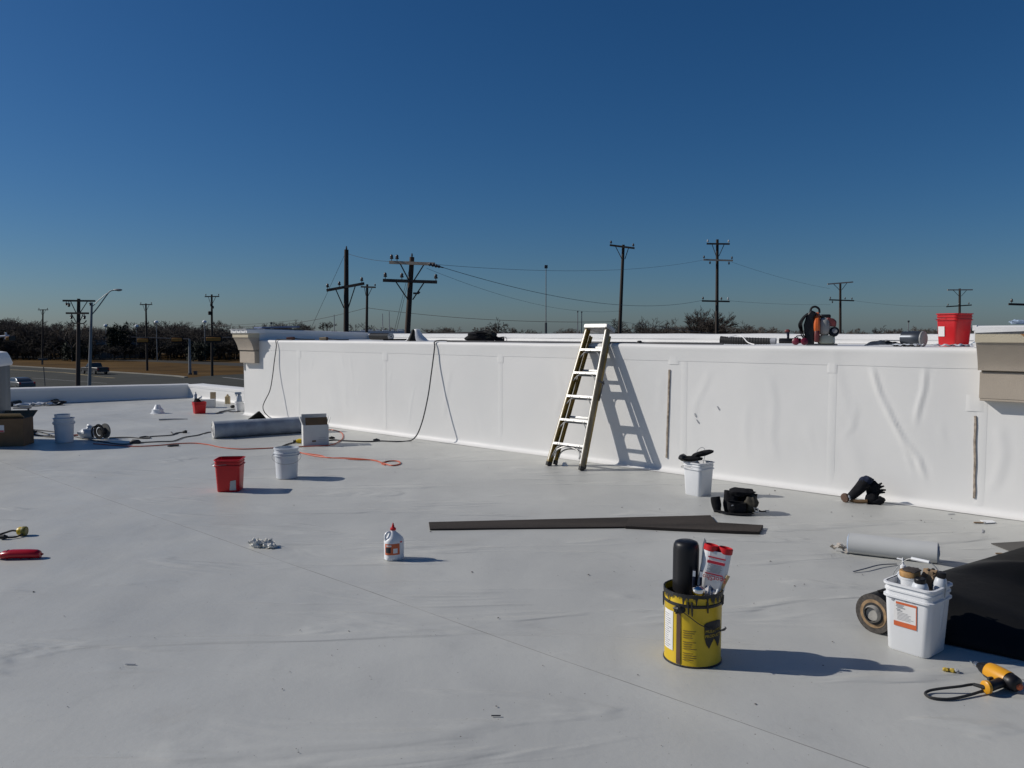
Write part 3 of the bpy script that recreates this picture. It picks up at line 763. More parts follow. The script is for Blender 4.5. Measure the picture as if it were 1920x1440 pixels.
g = MB(); g.tube([(0, 0, 0), (0, 0, 1.3)], 0.07, 8); obj('post', g, M_DARKMETAL, t)
g = MB(); g.box((0.1, 0, 1.15), (2.0, 0.08, 0.34)); obj('panel', g, mat('sign blue', (0.02, 0.035, 0.05), 0.5), t, bevel=0.02)

# ---- vehicles
def vehicle(name, label, cat, loc, rz, paint, kind):
    t = thing(name, label, cat, loc, rz)
    if kind == 'pickup':
        side = [(-2.75, 0.50), (-2.75, 1.02), (-2.66, 1.12), (-0.72, 1.14), (1.05, 1.14), (2.45, 1.06), (2.72, 0.92), (2.76, 0.50)]
        cabp = [(-0.70, 1.14), (-0.62, 1.70), (-0.50, 1.80), (0.55, 1.80), (0.70, 1.74), (1.22, 1.14)]
    else:
        side = [(-2.3, 0.42), (-2.32, 0.85), (-2.1, 0.98), (-1.4, 1.0), (1.0, 0.98), (2.05, 0.84), (2.25, 0.70), (2.28, 0.42)]
        cabp = [(-1.75, 0.98), (-1.1, 1.40), (-0.7, 1.46), (0.3, 1.45), (0.5, 1.38), (1.2, 0.97)]
    hw = 0.98 if kind == 'pickup' else 0.90
    g = MB(); g.prism(side, -hw, hw); body = obj('body', g, paint, t, smooth=30, bevel=0.07)
    g = MB(); n = len(cabp)
    top = max(z for x, z in cabp); bot = cabp[0][1]
    vs = []
    for s in (-1, 1):
        for x, z in cabp: vs.append((x, s * (hw - 0.04 - 0.16 * (z - bot) / (top - bot)), z))
    g.add(vs, [tuple(range(n)), tuple(range(2 * n - 1, n - 1, -1))] + [(i, n + i, n + (i + 1) % n, (i + 1) % n) for i in range(n)])
    cabo = obj('cab', g, paint, t, smooth=30, bevel=0.05)
    gl = mat('car glass', (0.02, 0.025, 0.03), 0.2, var=0.05)
    for s in (-1, 1):
        xa, xb = (-0.52, 0.20) if kind == 'pickup' else (-0.95, -0.15)
        xc, xd = (0.28, 0.92) if kind == 'pickup' else (-0.08, 0.75)
        for p, q, ip, iq in ((xa, xb, 0.05, 0.0), (xc, xd, 0.0, -0.32)):
            zb, zt = bot + 0.06, top - 0.10
            yb = s * (hw - 0.04 - 0.16 * (zb - bot) / (top - bot) + 0.008); yt = s * (hw - 0.04 - 0.16 * (zt - bot) / (top - bot) + 0.008)
            g = MB(); g.add([(p, yb, zb), (q, yb, zb), (q + iq, yt, zt), (p + ip, yt, zt)], [(0, 1, 2, 3)]); obj('window', g, gl, cabo, smooth=None)
    a, b_ = cabp[-1], cabp[-2]
    def pane(p, q, o):
        g = MB(); ya, yb = hw - 0.14, hw - 0.28
        g.add([(p[0] + o, -ya, p[1] + 0.05), (p[0] + o, ya, p[1] + 0.05), (q[0] + o, yb, q[1] - 0.05), (q[0] + o, -yb, q[1] - 0.05)], [(0, 1, 2, 3)]); return g
    obj('windscreen', pane(a, b_, 0.03), gl, cabo, smooth=None); obj('rear_window', pane(cabp[0], cabp[1], -0.03), gl, cabo, smooth=None)
    if kind == 'pickup':
        g = MB(); g.box((-1.68, 0, 1.085), (1.80, 1.62, 0.16)); obj('truck_bed', g, M_BLACKR, t)
    wx = (-1.75, 1.85) if kind == 'pickup' else (-1.4, 1.45)
    for x in wx:
        for s in (-1, 1):
            M = Matrix.Translation((x, s * (hw - 0.10), 0.38)) @ Matrix.Rotation(R(90), 4, 'X')
            g = MB(); g.lathe([(0.24, -0.13), (0.36, -0.12), (0.38, 0), (0.36, 0.12), (0.24, 0.13)], 20, M); w = obj('wheel', g, M_BLACKR, t)
            g = MB(); g.lathe([(0.05, -0.142), (0.22, -0.138), (0.235, 0), (0.22, 0.138), (0.05, 0.142)], 16, M); obj('rim', g, M_DARKMETAL, w)
    xf = side[-1][0]
    for s in (-1, 1):
        g = MB(); g.box((xf - 0.02, s * (hw - 0.24), 0.78 if kind != 'pickup' else 0.88), (0.08, 0.3, 0.14)); obj('headlight', g, M_GLOBE, t, bevel=0.02)
        g = MB(); g.box((-xf + 0.0, s * (hw - 0.12), 0.85), (0.08, 0.16, 0.26)); obj('tail_light', g, M_REDP, t, bevel=0.02)
        g = MB(); g.box((0.75, s * (hw + 0.10), bot + 0.10), (0.12, 0.2, 0.14)); obj('mirror', g, paint, cabo, bevel=0.02)
    for x in (-xf, xf):
        g = MB(); g.box((x, 0, 0.5), (0.14, hw * 1.9, 0.2)); obj('bumper', g, M_DARKMETAL if kind == 'pickup' else paint, t, bevel=0.03)
    return t
ptruck = mat('dark truck paint', (0.016, 0.017, 0.02), 0.4, var=0.1)
pcar = mat('grey car paint', (0.12, 0.13, 0.14), 0.3, 0.3, var=0.05)
p = gp(178, 701.5); rd = gp(120, 699) - gp(178, 703)
vehicle('pickup_truck', 'dark pickup truck driving left on the road behind the poles', 'truck', p + Vector((0, 0, 0.03)), math.atan2(16, -22), ptruck, 'pickup')
p = gp(36, 731)
vehicle('parked_car', 'grey car whose roof shows over the shaded low parapet', 'car', p + Vector((0, 0, 0.03)), 2.5, pcar, 'sedan')

# ---- far buildings among the trees
def far_building(label, px0, px1, ytop, Y, dep, wall, roof, units=()):
    a = D(px0, ytop, Y); b = D(px1, ytop, Y); H = a.z - GZ; L = b.x - a.x
    t = thing('far_building', label, 'building', Vector(((a.x + b.x) / 2, Y + dep / 2, GZ)))
    g = MB(); g.box((0, 0, H * 0.42), (L, dep, H * 0.84)); obj('wall', g, wall, t, smooth=None)
    g = MB(); g.box((0, 0, H * 0.92), (L + 0.6, dep + 0.6, H * 0.158)); obj('roof', g, roof, t, smooth=None)
    n = max(3, int(L / 4))
    for i in range(n):
        g = MB(); g.box((-L / 2 + L * (i + 0.5) / n, -dep / 2 - 0.02, H * 0.45), (L / n * 0.5, 0.08, H * 0.3)); obj('window', g, M_INK, t, smooth=None)
    for x, w, h in units:
        g = MB(); g.box((x * L / 2, 0, H + h / 2), (w, w, h)); obj('roof_unit', g, M_STEEL, t, bevel=0.05)
far_building('long low building with a dark blue roof among the far trees', 176, 262, 629, 212, 10, mat('pale far wall', (0.20, 0.215, 0.22), 0.8), mat('dark blue roof', (0.035, 0.045, 0.06), 0.7))
far_building('white roofed building seen between the two near poles', 655, 752, 620.6, 150, 12, mat('far white wall', (0.55, 0.53, 0.5), 0.8), M_CAP,
             [(-0.7, 0.9, 0.25), (-0.45, 1.2, 0.3), (-0.1, 0.8, 0.28), (0.2, 1.1, 0.22), (0.5, 0.7, 0.3), (0.8, 1.2, 0.35)])

# ---- bare winter trees
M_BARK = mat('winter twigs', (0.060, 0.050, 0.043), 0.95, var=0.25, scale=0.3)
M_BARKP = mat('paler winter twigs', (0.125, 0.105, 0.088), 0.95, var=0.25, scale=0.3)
M_BRUSH = mat('dark brush', (0.042, 0.036, 0.030), 0.95, var=0.3, scale=0.2)
M_EVERG = mat('dark evergreen', (0.022, 0.027, 0.016), 0.95, var=0.3, scale=0.5)
def tree_segments(rs, H, spread=0.6, levels=5, lean=0.0, trunk=0.25, kids=3, thin=0.62):
    """list of (p, q, r0, r1) for a bare tree H high"""
    out = []
    def grow(p, d, L, r, lv):
        q = p + d * L
        mid = p + d * L * 0.5 + Vector((rs.gauss(0, .05), rs.gauss(0, .05), rs.gauss(0, .03))) * L
        out.append((p, mid, r, r * 0.85, lv)); out.append((mid, q, r * 0.85, r * thin, lv))
        if lv == 0: return
        n = kids if lv > 1 else kids + 1
        for k in range(n):
            dd = (d + Vector((rs.gauss(0, 1), rs.gauss(0, 1), rs.gauss(0.12, 0.55))) * spread + Vector((lean * 0.25, 0, 0))).normalized()
            s = p + (q - p) * rs.uniform(0.55, 1.0) if k else q
            grow(s, dd, L * rs.uniform(0.58, 0.84), r * thin * rs.uniform(0.75, 1.0), lv - 1)
    grow(Vector((0, 0, -0.2)), Vector((lean, 0, 1)).normalized(), H * 0.27, trunk, levels)
    zm = max(q.z for _, q, *_ in out)
    s = H / zm
    return [(p * s, q * s, a, b, lv) for p, q, a, b, lv in out]
def seg_mesh(segs, rmin):
    n = len(segs)
    P = np.array([tuple(s[0]) for s in segs]); Q = np.array([tuple(s[1]) for s in segs])
    ra = np.maximum([s[2] for s in segs], rmin); rb = np.maximum([s[3] for s in segs], rmin)
    d = Q - P; d /= np.maximum(np.linalg.norm(d, axis=1, keepdims=True), 1e-6)
    ref = np.where(np.abs(d[:, 2:3]) < 0.9, np.array([[0, 0, 1.0]]), np.array([[1.0, 0, 0]]))
    x = np.cross(d, ref); x /= np.linalg.norm(x, axis=1, keepdims=True); y = np.cross(d, x)
    V = []
    for base, r in ((P, ra), (Q, rb)):
        for k in range(3):
            a = 2 * math.pi * k / 3
            V.append(base + (x * math.cos(a) + y * math.sin(a)) * r[:, None])
    V = np.stack(V, 1).reshape(-1, 3)
    o = (np.arange(n) * 6)[:, None]
    F = np.concatenate([o + np.array([[k, (k + 1) % 3, 3 + (k + 1) % 3, 3 + k]]) for k in range(3)], 0)
    return V, F
rs = random.Random(11)
def bare_tree(label, px, ytop, Y, lean=0.0, levels=5, m=None, spread=0.55, rmin=0.018, kids=3, group='bare winter trees on the skyline'):
    b = D(px, 620, Y); b.z = GZ; H = D(px, ytop, Y).z - GZ
    t = thing('bare_tree', label, 'tree', b, 0, group)
    s = tree_segments(rs, H, spread, levels, lean, 0.022 * H, kids)
    tr = [q for q in s if q[4] >= levels - 1]; cr = [q for q in s if q[4] < levels - 1]
    npmesh('trunk', *seg_mesh(tr, 0.05), m or M_BARK, t); npmesh('crown', *seg_mesh(cr, rmin), m or M_BARK, t)
bare_tree('wind-bent bare tree just left of the tallest pole', 1300, 571, 95, 0.36, 6, M_BARK, 0.40, 0.020, 4)
bare_tree('bare tree top left of the ladder, behind the mast', 940, 594, 170, 0, 6, M_BARK, 0.6, 0.03)
bare_tree('bare tree top right of the ladder, left one of a clump', 1192, 596, 140, 0, 6, M_BARK, 0.6, 0.022)
bare_tree('bare tree top right of the ladder, middle of a clump', 1220, 593, 140, 0.1, 6, M_BARK, 0.6, 0.022)
bare_tree('bare tree top right of the ladder, right one of a clump', 1250, 595, 140, 0, 6, M_BARK, 0.6, 0.022)
bare_tree('low bare tree just right of the tallest pole', 1378, 600, 150, 0.2, 6, M_BARK, 0.6, 0.025)
bare_tree('small bare tree top above the shaded upper parapet', 578, 604, 200, 0, 6, M_BARK, 0.6, 0.035)
bare_tree('bare tree top left of the tilted-arm pole', 626, 602, 200, 0, 6, M_BARK, 0.6, 0.035)
bare_tree('bare tree top between the tilted-arm and small poles', 676, 604, 210, 0, 6, M_BARK, 0.6, 0.035)
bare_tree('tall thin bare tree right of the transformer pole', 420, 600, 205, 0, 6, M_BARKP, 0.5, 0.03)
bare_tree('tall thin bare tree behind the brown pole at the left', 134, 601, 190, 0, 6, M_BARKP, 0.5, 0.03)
bare_tree('low bare tree left of the upper red bucket', 1672, 609, 210, 0, 6, M_BARK, 0.6, 0.035)
# a mass of woodland too far off to count
def wood(name, label, spots, m, levels, rmin, spread=0.6, nv=7, kids=3, h0=9):
    vars_ = [seg_mesh(tree_segments(rs, 10, spread, levels, rs.uniform(-0.15, 0.15), 0.2, kids), rmin) for _ in range(nv)]
    Vs, Fs, off = [], [], 0
    for i, (x, y, h) in enumerate(spots):
        V, F = vars_[i % nv]; a = rs.uniform(0, 6.28); c, s = math.cos(a), math.sin(a); k = h / 10; w = k * rs.uniform(0.9, 1.4)
        Vn = np.stack([(V[:, 0] * c - V[:, 1] * s) * w + x, (V[:, 0] * s + V[:, 1] * c) * w + y, V[:, 2] * k + GZ], 1)
        Vs.append(Vn); Fs.append(F + off); off += len(V)
    o = npmesh(name, np.concatenate(Vs), np.concatenate(Fs), m)
    tag(o, label, None, None, 'stuff'); return o
def spots(px0, px1, n, Y0, Y1, ytop, jit):
    out = []
    for i in range(n):
        Y = rs.uniform(Y0, Y1); px = rs.uniform(px0, px1); yt = ytop(px) + rs.uniform(-jit, jit)
        if 168 < px < 268 and Y < 226: yt = max(yt, 645)
        z = D(px, yt, Y).z - GZ; out.append((D(px, 620, Y).x, Y, max(2.0, z)))
    return out
top_l = lambda px: 612 - 6 * math.sin(px * 0.021 + 2.0) - (6 if px < 110 else 0) + (5 if 170 < px < 260 else 0)
wood('woodland', 'dark bare winter woodland beyond the road at the left', spots(-160, 560, 230, 200, 262, top_l, 9), M_BARK, 5, 0.035, 0.62)
wood('brush', 'dark low brush at the foot of the far woodland', spots(-160, 600, 620, 196, 250, lambda p: 640, 12), M_BRUSH, 4, 0.07, 0.8, kids=4)
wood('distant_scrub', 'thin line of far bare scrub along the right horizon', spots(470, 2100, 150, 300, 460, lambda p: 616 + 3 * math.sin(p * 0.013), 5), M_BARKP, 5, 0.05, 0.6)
g = MB(); rows = []
for i in range(60):
    x = -330 + 330 * i / 59; hh = 7.0 + 1.2 * noise.noise(Vector((x * 0.05, 1, 0)))
    rows.append([Vector((x, 262, GZ - 0.2)), Vector((x, 268, GZ + hh * 0.7)), Vector((x, 285, GZ + hh)), Vector((x, 340, GZ + hh)), Vector((x, 400, GZ - 0.2))])
g.grid(rows); o = obj('hill', g, M_BRUSH, None, smooth=60); o['kind'] = 'structure'
for k, (px, yt, Y, w) in enumerate(((232, 609, 205, 2.2), (213, 611, 205, 2.0), (136, 645, 192, 3.0), (372, 640, 190, 3.2))):
    b = D(px, 620, Y); b.z = GZ; H = D(px, yt, Y).z - GZ
    t = thing('evergreen_tree', ['dark round evergreen top beside the far blue roof, right one', 'dark round evergreen top beside the far blue roof, left one', 'low dark evergreen bush behind the brown utility pole', 'low dark evergreen bush behind the mast-arm signal'][k], 'tree', b, 0, 'dark evergreens in the wood')
    g = MB(); g.tube([(0, 0, -0.1), (0, 0, H * 0.7)], [0.25, 0.08], 7); obj('trunk', g, M_BARK, t)
    n = 1400; d = rng.normal(size=(n, 3)); d /= np.linalg.norm(d, axis=1, keepdims=True); rad = rng.uniform(0.55, 1.05, (n, 1))
    cz = H * 0.62 if H > 6 else H * 0.5
    c = d * rad * np.array([[w, w, H - cz]]) * (1 + 0.25 * np.sin(d[:, :1] * 7 + d[:, 1:2] * 5)) + np.array([[0, 0, cz]])
    e1 = rng.normal(size=(n, 3)) * 0.22; e2 = rng.normal(size=(n, 3)) * 0.22
    V = np.stack([c - e1, c + e1, c + e2], 1).reshape(-1, 3); F = np.arange(3 * n).reshape(-1, 3)
    npmesh('crown', V, F, M_EVERG, t)

# ================================================================== things on the roof
def sq_ring(h, r, z, n=5):               # rounded square
    out = []
    for q in range(4):
        cx, cy = ((1, 1), (-1, 1), (-1, -1), (1, -1))[q]
        for k in range(n + 1):
            a = R(90) * q + R(90) * k / n
            out.append((cx * (h - r) + r * math.cos(a), cy * (h - r) + r * math.sin(a), z))
    return out
def wire_bail(parent, pts, r=0.0022, m=None):
    g = MB(); g.tube(smoothpath(pts, 6), r, 6); return obj('bail', g, m or M_WIRE, parent)
def square_bucket(label, p, rz, m, half=0.118, H=0.36, bail='down', inner=None, group='square plastic buckets', scale=1.0, name='square_bucket'):
    t = thing(name, label, 'bucket', p, rz, group); t.scale = (scale,) * 3
    b, w = half * 0.86, half
    g = MB()
    g.loft([sq_ring(b - 0.006, 0.03, 0.0), sq_ring(b, 0.034, 0.008), sq_ring(w - 0.004, 0.034, H * 0.80), sq_ring(w - 0.003, 0.034, H - 0.004),
            sq_ring(w - 0.009, 0.03, H - 0.003), sq_ring(w - 0.011, 0.03, H * 0.8), sq_ring(b - 0.008, 0.03, 0.012)], cap=(True, True))
    obj('body', g, m, t, smooth=40)
    for z, o_ in ((H * 0.805, 0.007), (H * 0.985, 0.008), (H * 0.90, 0.003)):
        g = MB(); g.loft([sq_ring(w - 0.003, 0.036, z - 0.006), sq_ring(w + o_, 0.042, z - 0.005), sq_ring(w + o_, 0.042, z + 0.004), sq_ring(w - 0.003, 0.036, z + 0.006)], cap=(False, False))
        obj('rim', g, m, t, smooth=40)
    z = H * 0.86
    if bail == 'down':
        wire_bail(t, [(-w - 0.010, 0, z), (-w - 0.03, -0.06, z - 0.03), (-w * 0.7, -w - 0.03, z - 0.06), (0, -w - 0.035, z - 0.075), (w * 0.7, -w - 0.03, z - 0.06), (w + 0.03, -0.06, z - 0.03), (w + 0.010, 0, z)])
    elif bail == 'up':
        bl = wire_bail(t, [(-w - 0.010, 0, z), (-w - 0.004, 0.01, z + 0.07), (-w * 0.55, 0.02, z + 0.145), (0, 0.02, z + 0.155), (w * 0.55, 0.02, z + 0.145), (w + 0.004, 0.01, z + 0.07), (w + 0.010, 0, z)])
        g = MB(); g.tube([(-0.045, 0.02, z + 0.155), (0.045, 0.02, z + 0.155)], 0.009, 8); obj('grip', g, M_WHITEP, bl)
    elif bail == 'left':
        wire_bail(t, [(0, -w - 0.008, z), (-w * 0.9, -w - 0.02, z - 0.005), (-w - 0.035, -w * 0.6, z - 0.01), (-w - 0.04, 0, z - 0.012), (-w - 0.03, w * 0.7, z - 0.01), (0, w + 0.008, z)])
    return t
def round_bucket(label, p, rz, m, r=0.135, H=0.365, bail=True, name='round_bucket', group='round white buckets'):
    t = thing(name, label, 'bucket', p, rz, group)
    rb = r * 0.87
    g = MB(); g.lathe([(rb - 0.01, 0), (rb, 0.006), (r - 0.004, H * 0.8), (r - 0.002, H), (r - 0.008, H), (r - 0.011, H * 0.8), (rb - 0.008, 0.012), (0.001, 0.012)], 40, cap=(True, False)); obj('body', g, m, t, smooth=40)
    for z, o_ in ((H * 0.76, 0.006), (H * 0.84, 0.006), (H * 0.985, 0.008)):
        g = MB(); g.lathe([(r - 0.008, z - 0.008), (r + o_, z - 0.006), (r + o_, z + 0.004), (r - 0.006, z + 0.007)], 40, cap=(False, False)); obj('rim', g, m, t, smooth=40)
    for s in (-1, 1):
        g = MB(); g.lathe([(0.018, 0), (0.016, 0.012), (0.006, 0.014)], 10, Matrix.Translation((s * (r - 0.002), 0, H * 0.80)) @ Matrix.Rotation(R(90 * s), 4, 'Y')); obj('ear', g, m, t)
    if bail:
        wire_bail(t, [(r + 0.012, 0, H * 0.80), (r + 0.022, -0.06, H * 0.68), (r * 0.7, -r - 0.02, H * 0.56), (0, -r - 0.03, H * 0.52), (-r * 0.7, -r - 0.02, H * 0.56), (-r - 0.022, -0.06, H * 0.68), (-r - 0.012, 0, H * 0.80)])
    return t
def bend(vs, r, phi0, z0, flip=False, off=0.0008):     # flat x,y lettering onto an upright cylinder; phi from the local -Y side
    out = []
    for x, y, *_ in vs:
        if flip: x, y = -x, -y
        a = phi0 + x / r; out.append((math.sin(a) * (r + off), -math.cos(a) * (r + off), z0 + y))
    return out
def cyl_patch(r, p0, p1, z0, z1, off=0.0006, n=10):
    g = MB(); g.grid([[((r + off) * math.sin(p0 + (p1 - p0) * i / n), -(r + off) * math.cos(p0 + (p1 - p0) * i / n), z) for i in range(n + 1)] for z in (z0, z1)])
    return g

# ---- yellow metal pail with tools
M_YEL = mat('yellow tin', (0.62, 0.42, 0.012), 0.38, var=0.10, scale=9)
M_TAR = mat('dried black adhesive', (0.014, 0.014, 0.014), 0.5, var=0.3, bump=0.004, bscale=60)
M_BROWNS = mat('brown seam', (0.10, 0.055, 0.035), 0.6, var=0.25, scale=12)
P = G(1298, 1233); r, H = 0.140, 0.358
t = thing('adhesive_pail', 'yellow metal adhesive pail smeared black at the rim, holding tools', 'pail', P, facing(P))
g = MB(); g.lathe([(r - 0.004, 0), (r, 0.004), (r, 0.012), (r - 0.002, 0.016), (r - 0.001, H * 0.5), (r, H * 0.84), (r + 0.003, H * 0.85), (r, H * 0.86), (r, H - 0.005), (r + 0.004, H), (r - 0.003, H), (r - 0.004, 0.01), (0.001, 0.01)], 56, cap=(True, False)); obj('body', g, M_YEL, t, smooth=40)
g = MB(); g.lathe([(r - 0.001, 0.0005), (r + 0.004, 0.002), (r + 0.004, 0.008), (r - 0.001, 0.012)], 56, cap=(False, False)); obj('bottom_rim', g, M_TAR, t)
g = MB(); g.lathe([(r + 0.0005, H * 0.828), (r + 0.0045, H * 0.835), (r + 0.0045, H * 0.868), (r + 0.0005, H * 0.875)], 56, cap=(False, False)); obj('hoop', g, M_TAR, t)
obj('seam', cyl_patch(r, R(-33), R(-24), 0.014, H * 0.83, 0.0022, 4), M_BROWNS, t)
o = obj('paper_label', cyl_patch(r, R(-72), R(-42), 0.07, H * 0.74, 0.0012), M_PAPER, t)
g = MB()
for k in range(16):
    z = 0.08 + 0.0108 * k; w = rng.uniform(0.5, 1.0)
    pp = cyl_patch(r, R(-69), R(-69 + 24 * w), z, z + 0.0035, 0.002, 5); g.add(pp.v, pp.f)
obj('print_line', g, M_GREYINK, o, smooth=None)
# ragged black drips round the rim
n = 260; top = []; low = []; inn = []
for i in range(n):
    a = 2 * math.pi * i / n
    q = 0.5 + 0.5 * noise.noise(Vector((math.cos(a) * 4, math.sin(a) * 4, 2))); q2 = max(0, noise.noise(Vector((math.cos(a) * 14, math.sin(a) * 14, 7)))) 
    d = 0.004 + 0.014 * q + 0.075 * q2
    inn.append(((r - 0.005) * math.cos(a), (r - 0.005) * math.sin(a), H - 0.05)); 
    top.append(((r + 0.006) * math.cos(a), (r + 0.006) * math.sin(a), H + 0.004 + 0.003 * q2)); low.append(((r + 0.0062) * math.cos(a), (r + 0.0062) * math.sin(a), H - d))
g = MB(); g.loft([low, top, [(x * 0.96, y * 0.96, z) for x, y, z in top], inn], cap=(False, False)); obj('adhesive_drips', g, M_TAR, t, smooth=50)
for k in range(16):
    a = rng.uniform(0, 6.28); l = rng.uniform(0.02, 0.07)
    z0 = H - 0.03
    g = MB(); g.tube([((r + 0.004) * math.cos(a), (r + 0.004) * math.sin(a), z0), ((r + 0.005) * math.cos(a + .02), (r + 0.005) * math.sin(a + .02), z0 - l)], [0.006, 0.003], 6); obj('drip', g, M_TAR, t)
# ear, lump of adhesive and hanging wire bail
def cylp(phi, z, o_=0.0): return ((r + o_) * math.sin(phi), -(r + o_) * math.cos(phi), z)
g = MB(); g.blob(cylp(R(-26), H * 0.80, 0.008), (0.028, 0.014, 0.02), 0.6, 3, 3, 14); obj('ear', g, M_TAR, t)
g = MB(); g.tube(smoothpath([cylp(R(-24), H * 0.80, 0.012), cylp(R(-5), H * 0.72, 0.012), cylp(R(15), H * 0.62, 0.014), cylp(R(45), H * 0.53, 0.016), cylp(R(75), H * 0.47, 0.018), cylp(R(100), H * 0.45, 0.02)], 5), 0.0022, 6); bl = obj('bail', g, M_TAR, t)
g = MB(); q = [cylp(R(58), H * 0.50, 0.016), cylp(R(88), H * 0.465, 0.02)]; g.tube(q, 0.004, 8); obj('grip', g, M_TAR, bl)
# emblem and lettering
em = [(-0.060, 0.052), (-0.045, 0.062), (-0.02, 0.067), (0.02, 0.067), (0.045, 0.062), (0.060, 0.052), (0.045, 0.044), (0.056, 0.036), (0.056, -0.010), (0.046, -0.045), (0.030, -0.068), (0.014, -0.040), (0.0, -0.022), (-0.014, -0.040), (-0.030, -0.068), (-0.046, -0.045), (-0.056, -0.010), (-0.056, 0.036), (-0.045, 0.044)]
def dense(poly, k=3):
    out = []
    for i in range(len(poly)):
        a, b = poly[i], poly[(i + 1) % len(poly)]
        out += [(a[0] + (b[0] - a[0]) * j / k, a[1] + (b[1] - a[1]) * j / k) for j in range(k)]
    return out
g = MB(); ep = dense(em)
xs = sorted(set(round(x, 4) for x in np.linspace(-0.0599, 0.0599, 41)))
def yrange(x):
    ys = []
    for i in range(len(em)):
        (ax, ay), (bx, by) = em[i], em[(i + 1) % len(em)]
        if (ax - x) * (bx - x) <= 0 and ax != bx: ys.append(ay + (by - ay) * (x - ax) / (bx - ax))
    return (min(ys), max(ys)) if ys else (0, 0)
cols = [yrange(x) for x in xs]
g.grid([bend([(x, lo) for x, (lo, hi) in zip(xs, cols)], r, R(46), 0.165, off=0.0012), bend([(x, hi) for x, (lo, hi) in zip(xs, cols)], r, R(46), 0.165, off=0.0012)])
e_ = obj('emblem', g, M_TAR, t, smooth=50)
for txt, y, sz in (('MULE-HIDE', 0.012, 0.0205), ('PRODUCTS', -0.012, 0.0205)):
    vs_, fs_ = text2d(txt, sz); g = MB(); g.add(bend([(x, y_ + y) for x, y_, *_ in vs_], r, R(46), 0.165, off=0.0024), fs_); obj('lettering', g, M_YEL, e_, smooth=None)
g = MB()
for k in range(14):
    z = 0.04 + 0.011 * k
    if k % 5 != 4:
        pp = cyl_patch(r, R(-19), R(-19 + 28 * rng.uniform(0.6, 1)), z, z + 0.0028, 0.001, 5); g.add(pp.v, pp.f)
obj('print_line', g, M_BROWNS, t, smooth=None)
rz0 = facing(P)
def inpail(dx, dy, z=0.0): return P + Matrix.Rotation(rz0, 3, 'Z') @ Vector((dx, dy, z))
def leaning(name, label, cat, loc, rz, tilt_x=0.0, tilt_y=0.0, group=None):
    o = thing(name, label, cat, loc, rz, group); o.rotation_euler = (tilt_x, tilt_y, rz); return o
t = leaning('black_canister', 'black round-topped plastic tube standing in the yellow pail', 'tube', inpail(-0.042, 0.035, 0.016), rz0, 0, R(0.5))
g = MB(); g.lathe([(0.060, 0), (0.0615, 0.01), (0.064, 0.40), (0.0645, 0.525), (0.062, 0.548), (0.055, 0.562), (0.040, 0.568), (0.001, 0.569)], 36, cap=(True, False)); obj('body', g, M_BLACKP, t, smooth=60)
t = leaning('adhesive_cartridge', 'twin white adhesive cartridge with red rims, upside down in the pail', 'cartridge', inpail(0.055, -0.01, 0.20), rz0, R(-4), R(10))
for k, x in enumerate((-0.034, 0.034)):
    g = MB(); g.lathe([(0.010, 0.0), (0.012, 0.04), (0.028, 0.145), (0.0335, 0.165), (0.0335, 0.365), (0.030, 0.365), (0.030, 0.345), (0.001, 0.345)], 24, Matrix.Translation((x, 0, 0)), cap=(True, False)); tb = obj('tube', g, M_WHITEP, t, smooth=40)
    g = MB(); g.lathe([(0.034, 0.347), (0.0368, 0.350), (0.0368, 0.374), (0.033, 0.377), (0.029, 0.372), (0.029, 0.350)], 24, Matrix.Translation((x, 0, 0)), cap=(False, False)); obj('rim', g, M_REDP, tb)
fr = -0.0345
g = MB(); g.box((0, fr + 0.006, 0.258), (0.080, 0.010, 0.190)); lb = obj('label_wrap', g, M_PAPER, t, bevel=0.002)
g = MB()
for z, h in ((0.322, 0.006), (0.298, 0.013), (0.240, 0.005)): g.box((0.0, fr - 0.0002, z), (0.085, 0.003, h))
obj('print_bar', g, M_REDINK, lb, smooth=None)
g = MB()
for k in range(7): g.box((0.0 + rng.uniform(-.006, .006), fr, 0.250 + 0.0058 * k), (rng.uniform(0.05, 0.066), 0.0028, 0.0024))
obj('print_line', g, M_GREYINK, lb, smooth=None)
vs_, fs_ = text2d('SpotShot', 0.0345); g = MB(); g.add([(-x, fr - 0.0015, 0.232 - y) for x, y, *_ in vs_], fs_); obj('lettering', g, M_REDINK, lb, smooth=None)
t = leaning('scraper', 'thin grey blade standing behind the red-rimmed cartridge', 'scraper', inpail(0.01, 0.03, 0.02), rz0, 0, R(4))
g = MB(); g.add([(-0.004, -0.02, 0.10), (0.012, -0.02, 0.10), (0.010, -0.02, 0.575), (0.0, -0.02, 0.59), (-0.006, -0.02, 0.56)] + [(-0.004, -0.017, 0.10), (0.012, -0.017, 0.10), (0.010, -0.017, 0.575), (0.0, -0.017, 0.59), (-0.006, -0.017, 0.56)],
    [(0, 1, 2, 3, 4), (9, 8, 7, 6, 5)] + [(i, i + 5, (i + 1) % 5 + 5, (i + 1) % 5) for i in range(5)]); obj('blade', g, M_STEEL, t, smooth=None)
g = MB(); g.tube([(0.004, -0.018, 0.0), (0.004, -0.018, 0.12)], 0.012, 8); obj('handle', g, M_BLACKP, t)
t = leaning('dispensing_gun', 'chrome ended dispensing gun tucked into the front of the pail', 'tool', inpail(0.012, -0.085, 0.02), rz0, R(2), R(2))
g = MB(); g.tube([(0, 0, 0), (0, 0, 0.335)], 0.022, 16); obj('barrel', g, M_STEEL, t)
g = MB(); g.lathe([(0.001, 0.32), (0.02, 0.322), (0.030, 0.338), (0.033, 0.352), (0.029, 0.368), (0.016, 0.378), (0.001, 0.38)], 24, cap=(False, False)); obj('knob', g, M_CHROME, t)
